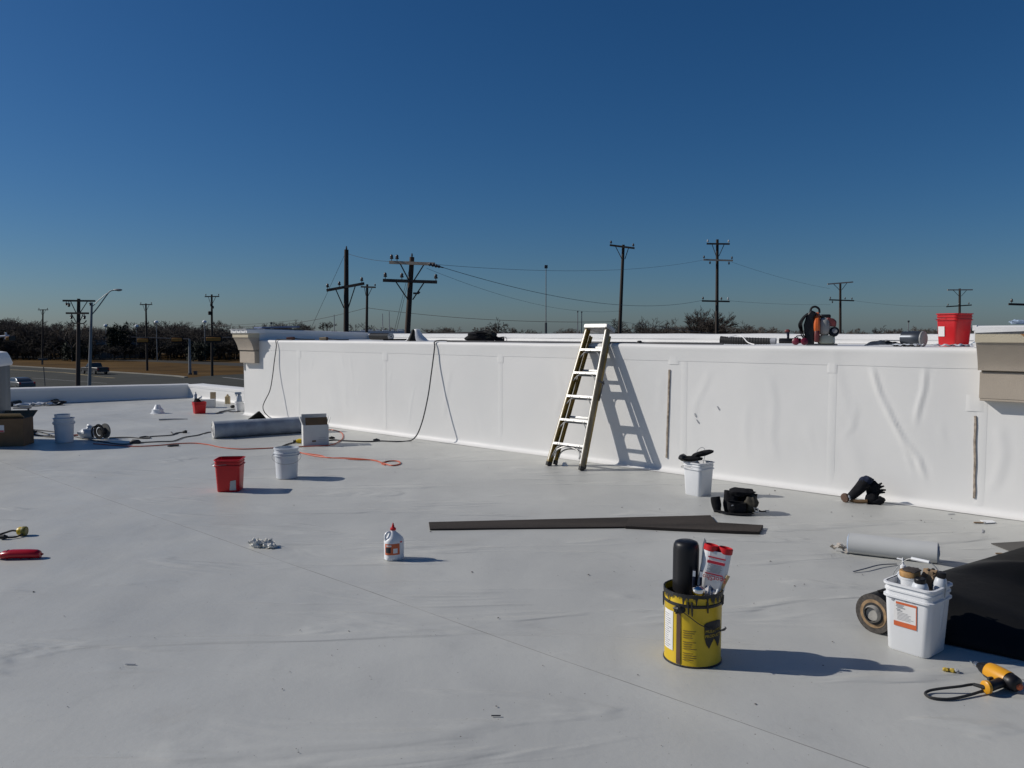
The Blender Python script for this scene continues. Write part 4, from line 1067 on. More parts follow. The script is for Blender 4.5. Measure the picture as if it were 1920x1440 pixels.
for x in (-0.024, 0.010):
    g = MB(); g.box((x, 0.045, 0.39), (0.012, 0.02, 0.10)); pr = obj('prong', g, M_BLUEC, t, bevel=0.003)
    g = MB(); g.box((x, 0.034, 0.425), (0.013, 0.004, 0.026)); obj('prong_tip', g, M_WHITEP, pr)
t = leaning('plastic_wrap', 'crumpled clear plastic mixing tips below the cartridge', 'plastic', inpail(0.075, -0.05, 0.22), rz0)
g = MB(); g.blob((0, 0, 0.10), (0.035, 0.025, 0.06), 0.7, 4, 6, 18); obj('wrap', g, mat('clear wrap', (0.62, 0.60, 0.60), 0.15, var=0.3, scale=40, bump=0.01, bscale=40), t, smooth=20)
for k, (x, z) in enumerate(((-0.03, 0.10), (0.012, 0.16))):
    g = MB(); g.tube([(x, -0.02, z - 0.10), (x + 0.03, -0.02, z)], [0.008, 0.005], 8); obj('nozzle', g, M_REDP if k == 0 else M_WHITEP, t)
t = leaning('stir_stick', 'wooden stir stick leaning out of the pail on the right', 'stick', inpail(0.015, -0.025, 0.11), rz0, 0, R(25))
g = MB(); g.box((0, 0, 0.18), (0.016, 0.006, 0.36)); obj('stick', g, M_WOOD, t, bevel=0.002)

# ---- white square bucket with bottles
P = G(1717, 1216); rz = facing(P) + R(-24)
t = square_bucket('white square bucket with an orange label, packed with bottles', P, rz, M_WHITEP, 0.122, 0.352, 'up')
fy = -0.122 * 0.86 - 0.0045
def tilt_face(x, z, o_=0.0): return (x, -(0.105 + (0.118 - 0.105) * z / 0.28) - 0.0025 - o_, z)
def facequad(x0, x1, z0, z1, o_=0.0):
    g = MB(); g.add([tilt_face(x0, z0, o_), tilt_face(x1, z0, o_), tilt_face(x1, z1, o_), tilt_face(x0, z1, o_)], [(0, 1, 2, 3)]); return g
lb = obj('label', facequad(-0.062, 0.052, 0.135, 0.262), M_PAPER, t, smooth=None)
obj('label_band', facequad(-0.062, 0.052, 0.135, 0.160, 0.0012), M_ORINK, lb, smooth=None)
obj('label_band', facequad(-0.052, 0.052, 0.250, 0.262, 0.0012), M_ORINK, lb, smooth=None)
obj('label_border', facequad(0.048, 0.052, 0.160, 0.250, 0.0012), M_ORINK, lb, smooth=None)
g = MB()
for x0, x1, z in ((-0.050, -0.012, 0.243), (-0.052, -0.018, 0.236), (-0.045, -0.006, 0.229), (-0.050, -0.030, 0.220), (-0.046, -0.020, 0.213)):
    q = facequad(x0, x1, z, z + 0.005, 0.0012); g.add(q.v, q.f)
for k in range(6):
    q = facequad(-0.045, -0.045 + rng.uniform(0.05, 0.085), 0.205 - 0.007 * k, 0.2075 - 0.007 * k, 0.0012); g.add(q.v, q.f)
obj('print_line', g, M_GREYINK, lb, smooth=None)
g = MB()
for x, z in ((-0.075, 0.29), (-0.01, 0.30), (0.03, 0.30)):
    q = facequad(x, x + 0.012, z - 0.03, z - 0.018, 0.0012); g.add(q.v, q.f)
obj('smudge', g, M_GREYINK, t, smooth=None)
def inb(dx, dy, z): return P + Matrix.Rotation(rz, 3, 'Z') @ Vector((dx, dy, z))
t = leaning('nozzle_bottle', 'white squeeze bottle with a nozzle, left in the labelled bucket', 'bottle', inb(-0.07, 0.03, 0.10), rz, R(-4), R(-6))
g = MB(); g.lathe([(0.034, 0), (0.036, 0.01), (0.036, 0.24), (0.030, 0.265), (0.014, 0.282), (0.012, 0.292)], 20); obj('bottle', g, M_GREYP, t)
g = MB(); g.lathe([(0.014, 0.290), (0.014, 0.305), (0.006, 0.310), (0.003, 0.345)], 14); nz = obj('nozzle', g, M_WHITEP, t)
g = MB(); g.tube([(0, 0, 0.335), (-0.03, 0, 0.338)], 0.004, 6); obj('spout', g, M_WHITEP, nz)
t = leaning('paint_cup', 'white tub with a brown dirty rim, middle of the labelled bucket', 'tub', inb(-0.015, -0.02, 0.10), rz, R(3), R(-2))
g = MB(); g.lathe([(0.040, 0), (0.045, 0.27), (0.047, 0.272), (0.047, 0.285)], 24); obj('tub', g, M_WHITEP, t)
g = MB(); g.lathe([(0.048, 0.283), (0.0495, 0.285), (0.0495, 0.306), (0.046, 0.312), (0.001, 0.312)], 24, cap=(False, False)); obj('rim', g, mat('brown glue', (0.36, 0.20, 0.07), 0.7, var=0.4, scale=30), t)
g = MB(); g.blob((0.01, 0, 0.316), (0.042, 0.04, 0.010), 0.4, 3, 1, 16); obj('residue', g, mat('dark residue', (0.05, 0.04, 0.035), 0.7, var=0.4, scale=30), t)
t = leaning('brown_rag', 'crumpled brown paper stuffed into the labelled bucket', 'paper', inb(0.045, 0.035, 0.30), rz)
g = MB(); g.blob((0, 0, 0.06), (0.045, 0.035, 0.06), 0.5, 3, 4, 20); obj('paper', g, mat('brown paper', (0.22, 0.15, 0.09), 0.9, var=0.3, scale=18, bump=0.004, bscale=50), t, smooth=25)
t = leaning('white_jar', 'small white jar at the front of the labelled bucket', 'jar', inb(0.045, -0.062, 0.16), rz, R(4), 0)
g = MB(); g.lathe([(0.038, 0), (0.040, 0.01), (0.040, 0.185), (0.034, 0.205), (0.024, 0.213)], 20); obj('jar', g, M_GREYP, t)
g = MB(); g.lathe([(0.026, 0.212), (0.027, 0.214), (0.027, 0.232), (0.024, 0.236)], 18); obj('lid', g, M_BLACKP, t)
t = leaning('clear_bottle', 'milky bottle with a dark cap, right in the labelled bucket', 'bottle', inb(0.080, 0.02, 0.12), rz, 0, R(5))
g = MB(); g.lathe([(0.030, 0), (0.032, 0.01), (0.032, 0.24), (0.026, 0.268), (0.018, 0.276)], 20); obj('bottle', g, M_GREYP, t)
g = MB(); g.lathe([(0.020, 0.274), (0.021, 0.276), (0.021, 0.300), (0.018, 0.303)], 16); obj('cap', g, M_BLACKP, t)

# ---- black membrane roll with its loose end
E0 = G(1640, 1189); dirv = Vector((0.84, 0.55, 0)).normalized(); E0 = E0 + Vector((0, 0.02, 0))
rr = 0.106
t = thing('black_membrane_roll', 'roll of black rubber membrane, partly unrolled, behind the labelled bucket', 'membrane roll', E0, math.atan2(dirv.y, dirv.x))
# local x along the roll, -y toward the camera side
LX = 2.6
g = MB(); pr = []
for i in range(49):
    x = LX * i / 48; row = []
    for k in range(25):
        a = 2 * math.pi * k / 24
        q = rr * (1 + 0.02 * noise.noise(Vector((x * 2, math.cos(a), math.sin(a)))))
        row.append((x, q * math.cos(a), rr + q * math.sin(a)))
    pr.append(row)
g.grid(pr); obj('roll', g, M_EPDM, t, smooth=60)
def disc(x, r0, r1, m, nm, par):
    g = MB(); g.grid([[(x, q * math.cos(2 * math.pi * k / 32), rr + q * math.sin(2 * math.pi * k / 32)) for k in range(33)] for q in (r0, r1)]); return obj(nm, g, m, par, smooth=None)
M_LAYER = mat('rolled edge layers', (0.055, 0.048, 0.042), 0.8, var=0.5, scale=60)
M_TANL = mat('tan edge layer', (0.26, 0.17, 0.09), 0.8, var=0.3, scale=30)
e = disc(-0.001, 0.075, rr, M_LAYER, 'roll_end', t); disc(-0.003, 0.058, 0.077, M_TANL, 'tan_layer', e); disc(-0.004, 0.047, 0.060, M_BLACKR, 'dark_layer', e)
g = MB(); g.lathe([(0.040, -0.03), (0.0465, -0.012), (0.0465, 0.05), (0.040, 0.05), (0.036, -0.012), (0.001, -0.010)], 28, Matrix.Translation((0, 0, rr)) @ Matrix.Rotation(R(90), 4, 'Y'), cap=(False, False)); obj('core', g, mat('core tube', (0.30, 0.29, 0.27), 0.8, var=0.15, scale=20), t, smooth=40)
rows = []
for i in range(61):
    row = []
    for j in range(51):
        s = j / 50
        if s < 0.12:
            a = R(150) - R(70) * s / 0.12; y = (rr + 0.004) * math.cos(a); z = rr + (rr + 0.004) * math.sin(a); q = 0
        else:
            q = (s - 0.12) / 0.88; y0 = (rr + 0.004) * math.cos(R(80)); y = y0 - 1.55 * q
        x = 0.06 + 0.34 * max(0, -y) + (LX + 0.2) * i / 60
        if q > 0:
            e = 0.55 + 0.25 * math.sin(x * 1.7 + 0.4)
            z = 0.006 + (2 * rr + 0.002) * math.exp(-(max(0, -y) / e) ** 2)
            f = x - 0.95 - 0.75 * (-y)                       # a long fold running out from the roll
            z += 0.10 * math.exp(-(f / 0.16) ** 2) * min(1, q * 5) * math.exp(-(q / 0.6) ** 2)
            z += 0.012 * noise.noise(Vector((x * 3, y * 4, 5))) * min(1, q * 6) * (1 - q * 0.7)
            z += 0.03 * math.exp(-((i / 60) / 0.03) ** 2) * math.sin(math.pi * min(1, q * 2.0)) * (q < 0.5)
            z = max(z * (1 - (1 - min(1, (i / 60) / 0.10)) ** 2 * min(1, q * 6)), 0.006)
        row.append((x, y, z))
    rows.append(row)
g = MB(); g.grid(rows); ls = obj('loose_sheet', g, M_EPDM, t, smooth=60)
sm = ls.modifiers.new('solid', 'SOLIDIFY'); sm.thickness = 0.003
pts = [G(1858, 1020.5), G(1935, 1016), G(1960, 1046), G(1908, 1040.5)]
g = MB(); g.slab([(p.x - pts[0].x, p.y - pts[0].y) for p in pts], 0.004, 0.009); o = obj('rubber_offcut', g, mat('grey rubber sheet', (0.085, 0.08, 0.072), 0.7, var=0.2, scale=3), smooth=None); o.location = (pts[0].x, pts[0].y, 0)
tag(o, 'flat grey rubber offcut lying behind the black membrane roll', 'offcut')
a, b = pts[3], pts[2]
g = MB(); g.box((0, 0, 0), ((b - a).length, 0.03, 0.003), Matrix.Translation((a + b) / 2 - Vector((pts[0].x, pts[0].y, 0)) + Vector((0, 0, 0.0125))) @ Matrix.Rotation(math.atan2((b - a).y, (b - a).x), 4, 'Z')); obj('tan_edge', g, M_TANL, o, smooth=None)

# ---- rolls of membrane
def lying_roll(name, label, a, b, r, m, mend, core=0.35, lumps=0.015, group=None):
    """roll lying from a to b (points on the deck under its axis)"""
    d = (b - a); L = d.length
    t = thing(name, label, 'membrane roll', a, math.atan2(d.y, d.x), group)
    g = MB(); rows = []
    for i in range(41):
        x = L * i / 40
        rows.append([(x, r * (1 + lumps * noise.noise(Vector((x * 3, math.cos(2 * math.pi * k / 32) * 2, math.sin(2 * math.pi * k / 32) * 2)))) * math.cos(2 * math.pi * k / 32), r + r * (1 + lumps * noise.noise(Vector((x * 3, math.cos(2 * math.pi * k / 32) * 2, math.sin(2 * math.pi * k / 32) * 2)))) * math.sin(2 * math.pi * k / 32)) for k in range(33)])
    g.grid(rows); obj('roll', g, m, t, smooth=60)
    for x, s in ((-0.001, -1), (L + 0.001, 1)):
        rows = [[(x + s * dx, q * r * math.cos(2 * math.pi * k / 32), r + q * r * math.sin(2 * math.pi * k / 32)) for k in range(33)] for q, dx in ((1.0, 0), (0.86, 0.006), (0.80, -0.004), (0.66, 0.012), (0.6, 0.002), (core + 0.08, 0.014), (core, 0.016), (core * 0.86, 0.014), (core * 0.84, -0.10))]
        g = MB(); g.grid(rows); obj('roll_end', g, mend, t, smooth=30)
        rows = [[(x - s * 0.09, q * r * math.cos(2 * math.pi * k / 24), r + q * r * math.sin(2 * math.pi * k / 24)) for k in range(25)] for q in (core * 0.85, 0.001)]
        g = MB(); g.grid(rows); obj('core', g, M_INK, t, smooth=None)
    return t
M_GROLL = mat('grey weathered membrane', (0.30, 0.33, 0.37), 0.6, var=0.22, scale=7, bump=0.004, bscale=14)
M_ROLLW = mat('white rolled membrane', (0.52, 0.525, 0.51), 0.5, var=0.05, scale=4)
M_ROLLE = mat('rolled white edges', (0.55, 0.54, 0.52), 0.7, var=0.25, scale=40)
lying_roll('membrane_roll', 'long grey membrane roll lying behind the white carton', G(400, 822), G(606, 808.5), 0.132, M_GROLL, M_ROLLE, 0.32)
t = lying_roll('membrane_roll', 'white membrane roll lying near the black rubber roll at the right', G(1592, 1036.5) , G(1757, 1057), 0.075, M_ROLLW, mat('blue shaded end', (0.30, 0.36, 0.45), 0.6, var=0.2, scale=30), 0.2, 0.006)  # bluish shade of the roll ends is put into their colour
M_TORN = mat('torn paper', (0.46, 0.41, 0.35), 0.9, var=0.3, scale=30)
for k in range(7):
    g = MB(); x, y = -0.015 - 0.016 * k + rng.uniform(-.005, .005), rng.uniform(-0.05, 0.04)
    g.slab([(-0.03, -0.014), (0.02, -0.02), (0.034, 0.006), (-0.012, 0.018)], 0, 0.002, Matrix.Translation((x, y, 0.012 + rng.uniform(0, 0.04))) @ Matrix.Rotation(rng.uniform(-1, 1), 4, 'X') @ Matrix.Rotation(rng.uniform(-0.6, 0.6), 4, 'Y') @ Matrix.Rotation(rng.uniform(0, 6), 4, 'Z'))
    obj('torn_wrapper', g, M_TORN, t, smooth=None)

# ---- step ladder leaning closed against the wall
UB, VB = -5.98, 7.46
t = thing('step_ladder', 'yellow fibreglass step ladder leaning folded against the white wall', 'ladder', W(UB, VB, 0.002), RZU)
lean = Matrix.Rotation(R(-21.3), 4, 'X')
Lh = 1.83
def rail(x0, x1, y, z0, z1, d, w, m, nm, ch=True):
    g = MB(); ang = math.atan2(x1 - x0, z1 - z0); L = math.hypot(x1 - x0, z1 - z0)
    s = 1 if x0 > 0 else -1
    M = lean @ Matrix.Translation((x0, y, z0)) @ Matrix.Rotation(ang, 4, 'Y')
    g.box((s * w / 2, 0, L / 2), (0.006, d, L), M)                                        # web, outside
    g.box((0, -d / 2 + 0.002, L / 2), (w, 0.005, L), M); g.box((0, d / 2 - 0.002, L / 2), (w, 0.005, L), M)   # flanges
    return obj(nm, g, m, t, smooth=None)
bw, tw = 0.250, 0.150
def fx(z): return bw + (tw - bw) * z / Lh
for s in (-1, 1):
    rail(s * bw, s * tw, 0.0, 0.0, Lh - 0.02, 0.080, 0.026, M_FIBRE if s < 0 else M_FIBRED, 'front_rail')
    rr_ = rail(s * (bw - 0.03), s * (tw - 0.01), 0.080, 0.05, Lh - 0.10, 0.045, 0.022, M_FIBRE, 'rear_rail')
    g = MB(); g.box((s * (bw + 0.002), 0, 0.025), (0.036, 0.085, 0.05), lean); obj('foot', g, M_BLACKR, t, bevel=0.005)
    g = MB(); g.box((s * (bw - 0.03), 0.080, 0.065), (0.030, 0.06, 0.05), lean); obj('foot', g, M_BLACKR, t, bevel=0.005)
    # bright aluminium edge on the front of the rail
    g = MB(); ang = math.atan2(s * (tw - bw), Lh); M = lean @ Matrix.Translation((s * bw, -0.0405, 0.06)) @ Matrix.Rotation(ang, 4, 'Y')
    g.box((-s * 0.004, 0, 0.86), (0.010, 0.004, 1.70), M); obj('rail_edge', g, M_ALU, t)
g = MB(); g.box((0, 0.03, Lh - 0.015), (2 * tw + 0.06, 0.185, 0.055), lean); cp = obj('top_cap', g, M_ALUD, t, bevel=0.008)
g = MB(); g.box((0, -0.0645, Lh - 0.016), (2 * tw + 0.02, 0.004, 0.044), lean); obj('cap_face', g, M_ALU, cp, bevel=0.001)
for k in range(1, 6):
    z = 0.305 * k - 0.01; w = fx(z) - 0.012
    g = MB(); g.box((0, 0, z), (2 * w, 0.080, 0.006), lean); st = obj('step', g, M_ALU, t)
    g = MB(); g.box((0, -0.040, z - 0.012), (2 * w + 0.02, 0.004, 0.027), lean); g.box((0, 0.038, z - 0.016), (2 * w, 0.003, 0.030), lean); obj('step_lip', g, M_ALU, st)
    g = MB()
    for x in (-0.75, -0.6, 0.0, 0.62, 0.8): g.lathe([(0.006, 0), (0.005, 0.003)], 8, lean @ Matrix.Translation((x * w, -0.0445, z - 0.016)) @ Matrix.Rotation(R(90), 4, 'X'))
    obj('rivet', g, M_ALUD, st)
    for s in (-1, 1):
        g = MB(); g.tube([lean @ Vector((s * (w - 0.10 if k > 1 else w - 0.12), -0.02, z - 0.02)), lean @ Vector((s * (w - 0.045), -0.02, z - 0.05 if k > 1 else z - 0.06)), lean @ Vector((s * (w + 0.002), -0.02, z - 0.11 if k > 1 else z - 0.19))], 0.0065, 6); obj('brace', g, M_ALU, st)
    if k in (2, 4, 5):
        rw = fx(z) - 0.03
        g = MB(); g.box((0, 0.088, z + 0.06), (2 * rw, 0.030, 0.022), lean); obj('rear_rung', g, M_ALUD, t)
# arch braces under the lowest step, front and back
for y, m_ in ((-0.01, M_ALU), (0.080, M_ALUD)):
    g = MB(); zz = 0.27
    g.tube([lean @ Vector((0.19 * math.cos(a), y, zz - 0.14 + 0.13 * math.sin(a) ** 0.7)) for a in [math.pi * k / 14 for k in range(15)]], 0.009, 7); obj('arch_brace', g, m_, t)
for s in (-1, 1):                                                                           # folded spreaders
    g = MB(); g.box((s * (fx(1.15) + 0.016), 0.05, 1.12), (0.006, 0.14, 0.024), lean); g.box((s * (fx(1.15) + 0.020), 0.09, 1.02), (0.006, 0.02, 0.26), lean); obj('spreader', g, M_DARKMETAL, t, bevel=0.002)
g = MB(); g.blob(lean @ Vector((-0.10, 0.14, 0.03)), (0.05, 0.03, 0.07), 0.6, 3, 3, 14); obj('rag_tie', g, M_GREYP, t, smooth=25)
g = MB(); g.box((fx(1.2) + 0.0045, -0.0, 1.26), (0.003, 0.05, 0.16), lean); obj('rail_sticker', g, M_ALUD, t)

# ---- buckets across the deck
M_LABELG = mat('grey sticker', (0.42, 0.43, 0.42), 0.6, var=0.12)
P = G(432, 919)
t = square_bucket('open red square bucket beside the round white bucket', P, facing(P) + R(-14), M_REDP, 0.128, 0.335, 'left')
g = MB(); g.add([(0.112, -0.085, 0.03), (0.112, 0.0, 0.03), (0.119, 0.0, 0.14), (0.119, -0.085, 0.14)], [(0, 1, 2, 3)]); g2 = MB()
g = MB(); g.add([(0.02, -0.1145, 0.02), (0.085, -0.1145, 0.02), (0.085, -0.1205, 0.125), (0.03, -0.1205, 0.115)], [(0, 1, 2, 3)]); obj('sticker', g, M_LABELG, t, smooth=None)
P = G(538, 896)
round_bucket('empty round white bucket with a hanging wire handle', P, facing(P), M_GREYP, 0.132, 0.345)
P = G(1309, 927)
t = square_bucket('white square bucket with black knee pads laid on top', P, facing(P) + R(-38), M_WHITEP, 0.115, 0.335, 'left')
PB = P
P = G(374, 775)
square_bucket('small looking far red square bucket near the lit low parapet', P, facing(P) + R(12), M_REDP, 0.120, 0.235, None)
t = thing('black_cloth', 'black cloth tucked into the far red bucket', 'cloth', P + Vector((-0.04, 0, 0.20))); g = MB(); g.blob((0, 0, 0.04), (0.07, 0.06, 0.06), 0.5, 3, 2, 14); obj('cloth', g, M_BLACKC, t, smooth=30)
P = G(121, 829)
t = round_bucket('round white bucket with a second pail nested inside, at the left', P, facing(P), M_GREYP, 0.138, 0.365, False)
t2 = thing('nested_pail', 'open pail nested in the round white bucket at the left', 'pail', P + Vector((-0.02, 0, 0.30)))
g = MB(); g.lathe([(0.100, 0), (0.106, 0.115), (0.109, 0.118), (0.102, 0.118), (0.098, 0.01), (0.001, 0.01)], 32, cap=(True, False)); obj('body', g, M_WHITEP, t2, smooth=40)
g = MB(); g.lathe([(0.001, 0.085), (0.098, 0.085)], 32, cap=(False, False)); obj('paint', g, M_INK, t2, smooth=None)
P = G(1741, 640, ZT + 0.004)
t = square_bucket('red square bucket on the upper roof with a white sticker', W(-1.62 - 0.55, 8.95, ZT + 0.004), facing(W(-2.2, 8.95)) + R(-38), M_REDP, 0.122, 0.33, 'left')
g = MB(); g.add([(-0.085, -0.1155, 0.10), (-0.015, -0.1155, 0.10), (-0.015, -0.1215, 0.20), (-0.085, -0.1215, 0.20)], [(0, 1, 2, 3)]); obj('sticker', g, M_PAPER, t, smooth=None)

# ---- black knee pads on the white bucket
t = thing('knee_pad', 'black padded knee pad laid flat on the white bucket rim', 'knee pad', PB + Vector((-0.05, -0.02, 0.345)), facing(PB) + 0.1)
g = MB(); g.blob((-0.03, 0, 0.022), (0.115, 0.075, 0.026), 0.15, 2, 1, 22); obj('pad', g, M_BLACKC, t)
g = MB(); g.blob((-0.11, 0, 0.030), (0.045, 0.06, 0.035), 0.2, 2, 4, 16); obj('cup', g, M_BLACKP, t)
t = thing('knee_pad', 'black knee pad tilted upward on top of the white bucket', 'knee pad', PB + Vector((0.03, 0.01, 0.375)), facing(PB)); t.rotation_euler = (0, R(-16), facing(PB))
g = MB(); g.blob((0.02, 0, 0.035), (0.115, 0.07, 0.028), 0.12, 2, 6, 22); obj('pad', g, M_BLACKC, t)
g = MB(); g.tube([(-0.08, -0.05, 0.02), (0, -0.075, 0.06), (0.09, -0.05, 0.03)], 0.007, 6); obj('strap', g, M_BLACKC, t)
t = thing('wire_hook', 'thin bent wire standing up from the white bucket by the wall', 'wire', PB + Vector((0, 0, 0.33)), facing(PB))
g = MB(); g.tube(smoothpath([(-0.035, 0, 0.0), (-0.02, 0, 0.10), (0.02, 0, 0.145), (0.055, 0, 0.135), (0.062, 0, 0.08), (0.045, -0.02, -0.01)], 5), 0.0022, 6); obj('wire', g, M_WIRE, t)

# ---- tool belt on the deck
P = G(1385, 962)
t = thing('tool_belt', 'black tool belt heaped on the deck beside the white bucket', 'tool belt', P, facing(P))
def pouch(x, y, z, w, d, h, rx, ry, seed, m=M_BLACKC, nm='pouch'):
    rings = []
    for k in range(9):
        f = k / 8; ring = []
        for q in range(18):
            a = 2 * math.pi * q / 18; s = (0.72 + 0.28 * min(1, f * 2.5)) * (1 + 0.10 * noise.noise(Vector((math.cos(a) * 1.5, math.sin(a) * 1.5, f * 2 + seed))))
            ring.append((w / 2 * s * math.copysign(abs(math.cos(a)) ** 0.7, math.cos(a)), d / 2 * s * math.copysign(abs(math.sin(a)) ** 0.7, math.sin(a)), h * f))
        rings.append(ring)
    rings += [[(p[0] * 0.88, p[1] * 0.82, p[2] - 0.002) for p in rings[-1]], [(p[0] * 0.8, p[1] * 0.7, h * 0.35) for p in rings[-1]]]
    g = MB(); g.loft(rings, Matrix.Translation((x, y, z)) @ Matrix.Rotation(ry, 4, 'Y') @ Matrix.Rotation(rx, 4, 'X')); return obj(nm, g, m, t, smooth=40)
pouch(-0.185, 0.0, 0.0, 0.085, 0.08, 0.135, R(-8), R(-10), 1)
pouch(-0.075, 0.03, 0.0, 0.14, 0.10, 0.19, R(-6), R(4), 2)
pouch(0.055, 0.05, 0.0, 0.15, 0.11, 0.185, R(-10), R(10), 3)
pouch(-0.02, -0.05, 0.0, 0.17, 0.08, 0.11, R(4), R(2), 4)
g = MB(); g.blob((0.02, 0.03, 0.185), (0.12, 0.07, 0.040), 0.4, 2, 5, 20); obj('flap', g, M_BLACKC, t, smooth=50)
g = MB(); g.blob((0.10, -0.01, 0.09), (0.06, 0.05, 0.085), 0.35, 2, 8, 18); obj('flap', g, mat('worn leather', (0.045, 0.038, 0.025), 0.7, var=0.4, scale=20), t, smooth=50)
def strap(pts, w, th=0.004, m=M_BLACKC, nm='belt_strap', par=None):
    P_ = smoothpath(pts, 6); rows = [[], [], [], []]
    for i, p in enumerate(P_):
        tn = (P_[min(i + 1, len(P_) - 1)] - P_[max(i - 1, 0)]).normalized(); sd = tn.cross(Vector((0, 0, 1)));
        sd = sd.normalized() if sd.length > 1e-3 else Vector((0, 1, 0)); up = sd.cross(tn)
        for k, (a, b) in enumerate(((-1, 0), (-1, 1), (1, 1), (1, 0))): rows[k].append(p + sd * a * w / 2 + up * b * th)
    g = MB(); g.loft([[rows[k][i] for k in range(4)] for i in range(len(P_))]); return obj(nm, g, m, par or t, smooth=30)
strap([(0.11, 0.02, 0.10), (0.15, 0.0, 0.045), (0.19, -0.02, 0.03), (0.235, -0.02, 0.034)], 0.04)
strap([(-0.20, -0.02, 0.02), (-0.10, -0.09, 0.012), (0.04, -0.10, 0.012), (0.12, -0.06, 0.02)], 0.05)
g = MB(); g.tube([(0.225, -0.045, 0.03), (0.262, -0.04, 0.035), (0.262, 0.0, 0.040), (0.225, 0.0, 0.036)], 0.004, 6, closed=True); obj('buckle', g, M_STEEL, t)
g = MB(); g.tube([(0.130, -0.06, 0.07), (0.145, -0.06, 0.03), (0.165, -0.06, 0.03), (0.168, -0.06, 0.06)], 0.006, 6, closed=True); obj('buckle', g, M_STEEL, t)
g = MB(); g.box((-0.01, -0.095, 0.10), (0.05, 0.004, 0.010), Matrix.Rotation(R(-18), 4, 'Y')); obj('snap', g, M_GREYINK, t)

# ---- gloves and knee pad by the wall
P = G(1620, 944)
t = thing('boot_gaiter', 'dark leg guard with a metal cup, leaning by the wall', 'leg guard', P, facing(P))
g = MB(); g.tube(smoothpath([(-0.135, -0.01, 0.040), (-0.09, 0, 0.085), (-0.03, 0.01, 0.155), (0.01, 0.02, 0.205)], 5), [0.034 + 0.024 * min(1, i / 12) for i in range(16)], 14); obj('shaft', g, M_BLACKC, t)
g = MB(); g.blob((0.012, 0.02, 0.222), (0.062, 0.055, 0.042), 0.3, 2, 2, 18); obj('pad', g, M_BLUEC, t)
g = MB(); g.lathe([(0.02, -0.02), (0.042, -0.016), (0.046, 0.0), (0.040, 0.016), (0.02, 0.02)], 20, Matrix.Translation((-0.165, -0.02, 0.046)) @ Matrix.Rotation(R(50), 4, 'Z') @ Matrix.Rotation(R(80), 4, 'Y')); cu = obj('cup', g, mat('brown rubber cup', (0.10, 0.055, 0.035), 0.7), t)
g = MB(); g.blob((-0.140, -0.035, 0.050), (0.026, 0.016, 0.030), 0.5, 3, 3, 14); obj('cup_face', g, M_PAPER, cu)
g = MB(); g.tube(smoothpath([(-0.13, -0.02, 0.03), (-0.05, -0.03, 0.02), (0.03, -0.03, 0.03)], 5), 0.018, 8); obj('strap', g, mat('brown strap', (0.12, 0.07, 0.03), 0.8), t)
t = thing('work_glove', 'black work glove with spread fingers, propped by the wall', 'glove', P + Vector((0.07, 0, 0)), facing(P))
g = MB(); g.blob((0.0, -0.03, 0.055), (0.055, 0.04, 0.060), 0.25, 2, 7, 18); obj('cuff', g, M_BLACKC, t, smooth=50)
g = MB(); g.blob((0.05, -0.02, 0.040), (0.070, 0.045, 0.042), 0.25, 2, 9, 18); obj('cuff', g, M_BLACKC, t, smooth=50)
g = MB(); g.blob((0.015, 0.01, 0.130), (0.060, 0.035, 0.085), 0.2, 2, 4, 18); obj('palm', g, M_BLACKC, t, smooth=50)
for k, (a, b) in enumerate((((0.050, 0.0, 0.165), (0.085, -0.01, 0.205)), ((0.055, 0.0, 0.150), (0.105, -0.01, 0.178)), ((0.060, 0.0, 0.125), (0.122, -0.01, 0.142)), ((0.055, 0.0, 0.105), (0.115, -0.01, 0.118)))):
    A, B = Vector(a), Vector(b); g = MB(); g.tube([A - (B - A) * 0.6, A, (A + B) / 2 + Vector((0, 0, 0.004)), B], [0.014, 0.013, 0.012, 0.007], 8); obj('finger', g, M_BLACKC, t)
g = MB(); g.tube([(-0.02, 0.0, 0.18), (-0.01, 0, 0.215), (0.015, 0, 0.235)], [0.016, 0.014, 0.009], 8); obj('thumb', g, M_BLUEC, t)

# ---- glue jug
P = G(739, 1048)
t = thing('glue_jug', 'white glue jug with a red nozzle and an orange label', 'jug', P, facing(P) + R(20))
def ell(rx, ry, z, n=24, dx=0.0, pw=0.75): return [(dx + rx * math.copysign(abs(math.cos(2 * math.pi * k / n)) ** pw, math.cos(2 * math.pi * k / n)), ry * math.copysign(abs(math.sin(2 * math.pi * k / n)) ** pw, math.sin(2 * math.pi * k / n)), z) for k in range(n)]
g = MB(); g.loft([ell(0.062, 0.048, 0.0), ell(0.070, 0.054, 0.006), ell(0.071, 0.055, 0.03), ell(0.069, 0.053, 0.036), ell(0.070, 0.054, 0.042), ell(0.071, 0.055, 0.125), ell(0.070, 0.054, 0.140), ell(0.056, 0.046, 0.160, dx=0.006), ell(0.034, 0.034, 0.188, dx=-0.002, pw=0.9), ell(0.019, 0.019, 0.205, dx=-0.006, pw=1), ell(0.016, 0.016, 0.214, dx=-0.006, pw=1)]); obj('body', g, M_WHITEP, t, smooth=50)
g = MB(); g.tube(smoothpath([(-0.012, 0, 0.196), (-0.045, 0, 0.200), (-0.064, 0, 0.180), (-0.064, 0, 0.150), (-0.056, 0, 0.128)], 5), 0.0085, 8); obj('handle', g, M_WHITEP, t)
g = MB(); g.lathe([(0.020, 0.212), (0.021, 0.214), (0.021, 0.226), (0.012, 0.232), (0.008, 0.248), (0.004, 0.262), (0.001, 0.266)], 18, Matrix.Translation((-0.006, 0, 0)), cap=(True, False)); obj('nozzle', g, M_REDP, t)
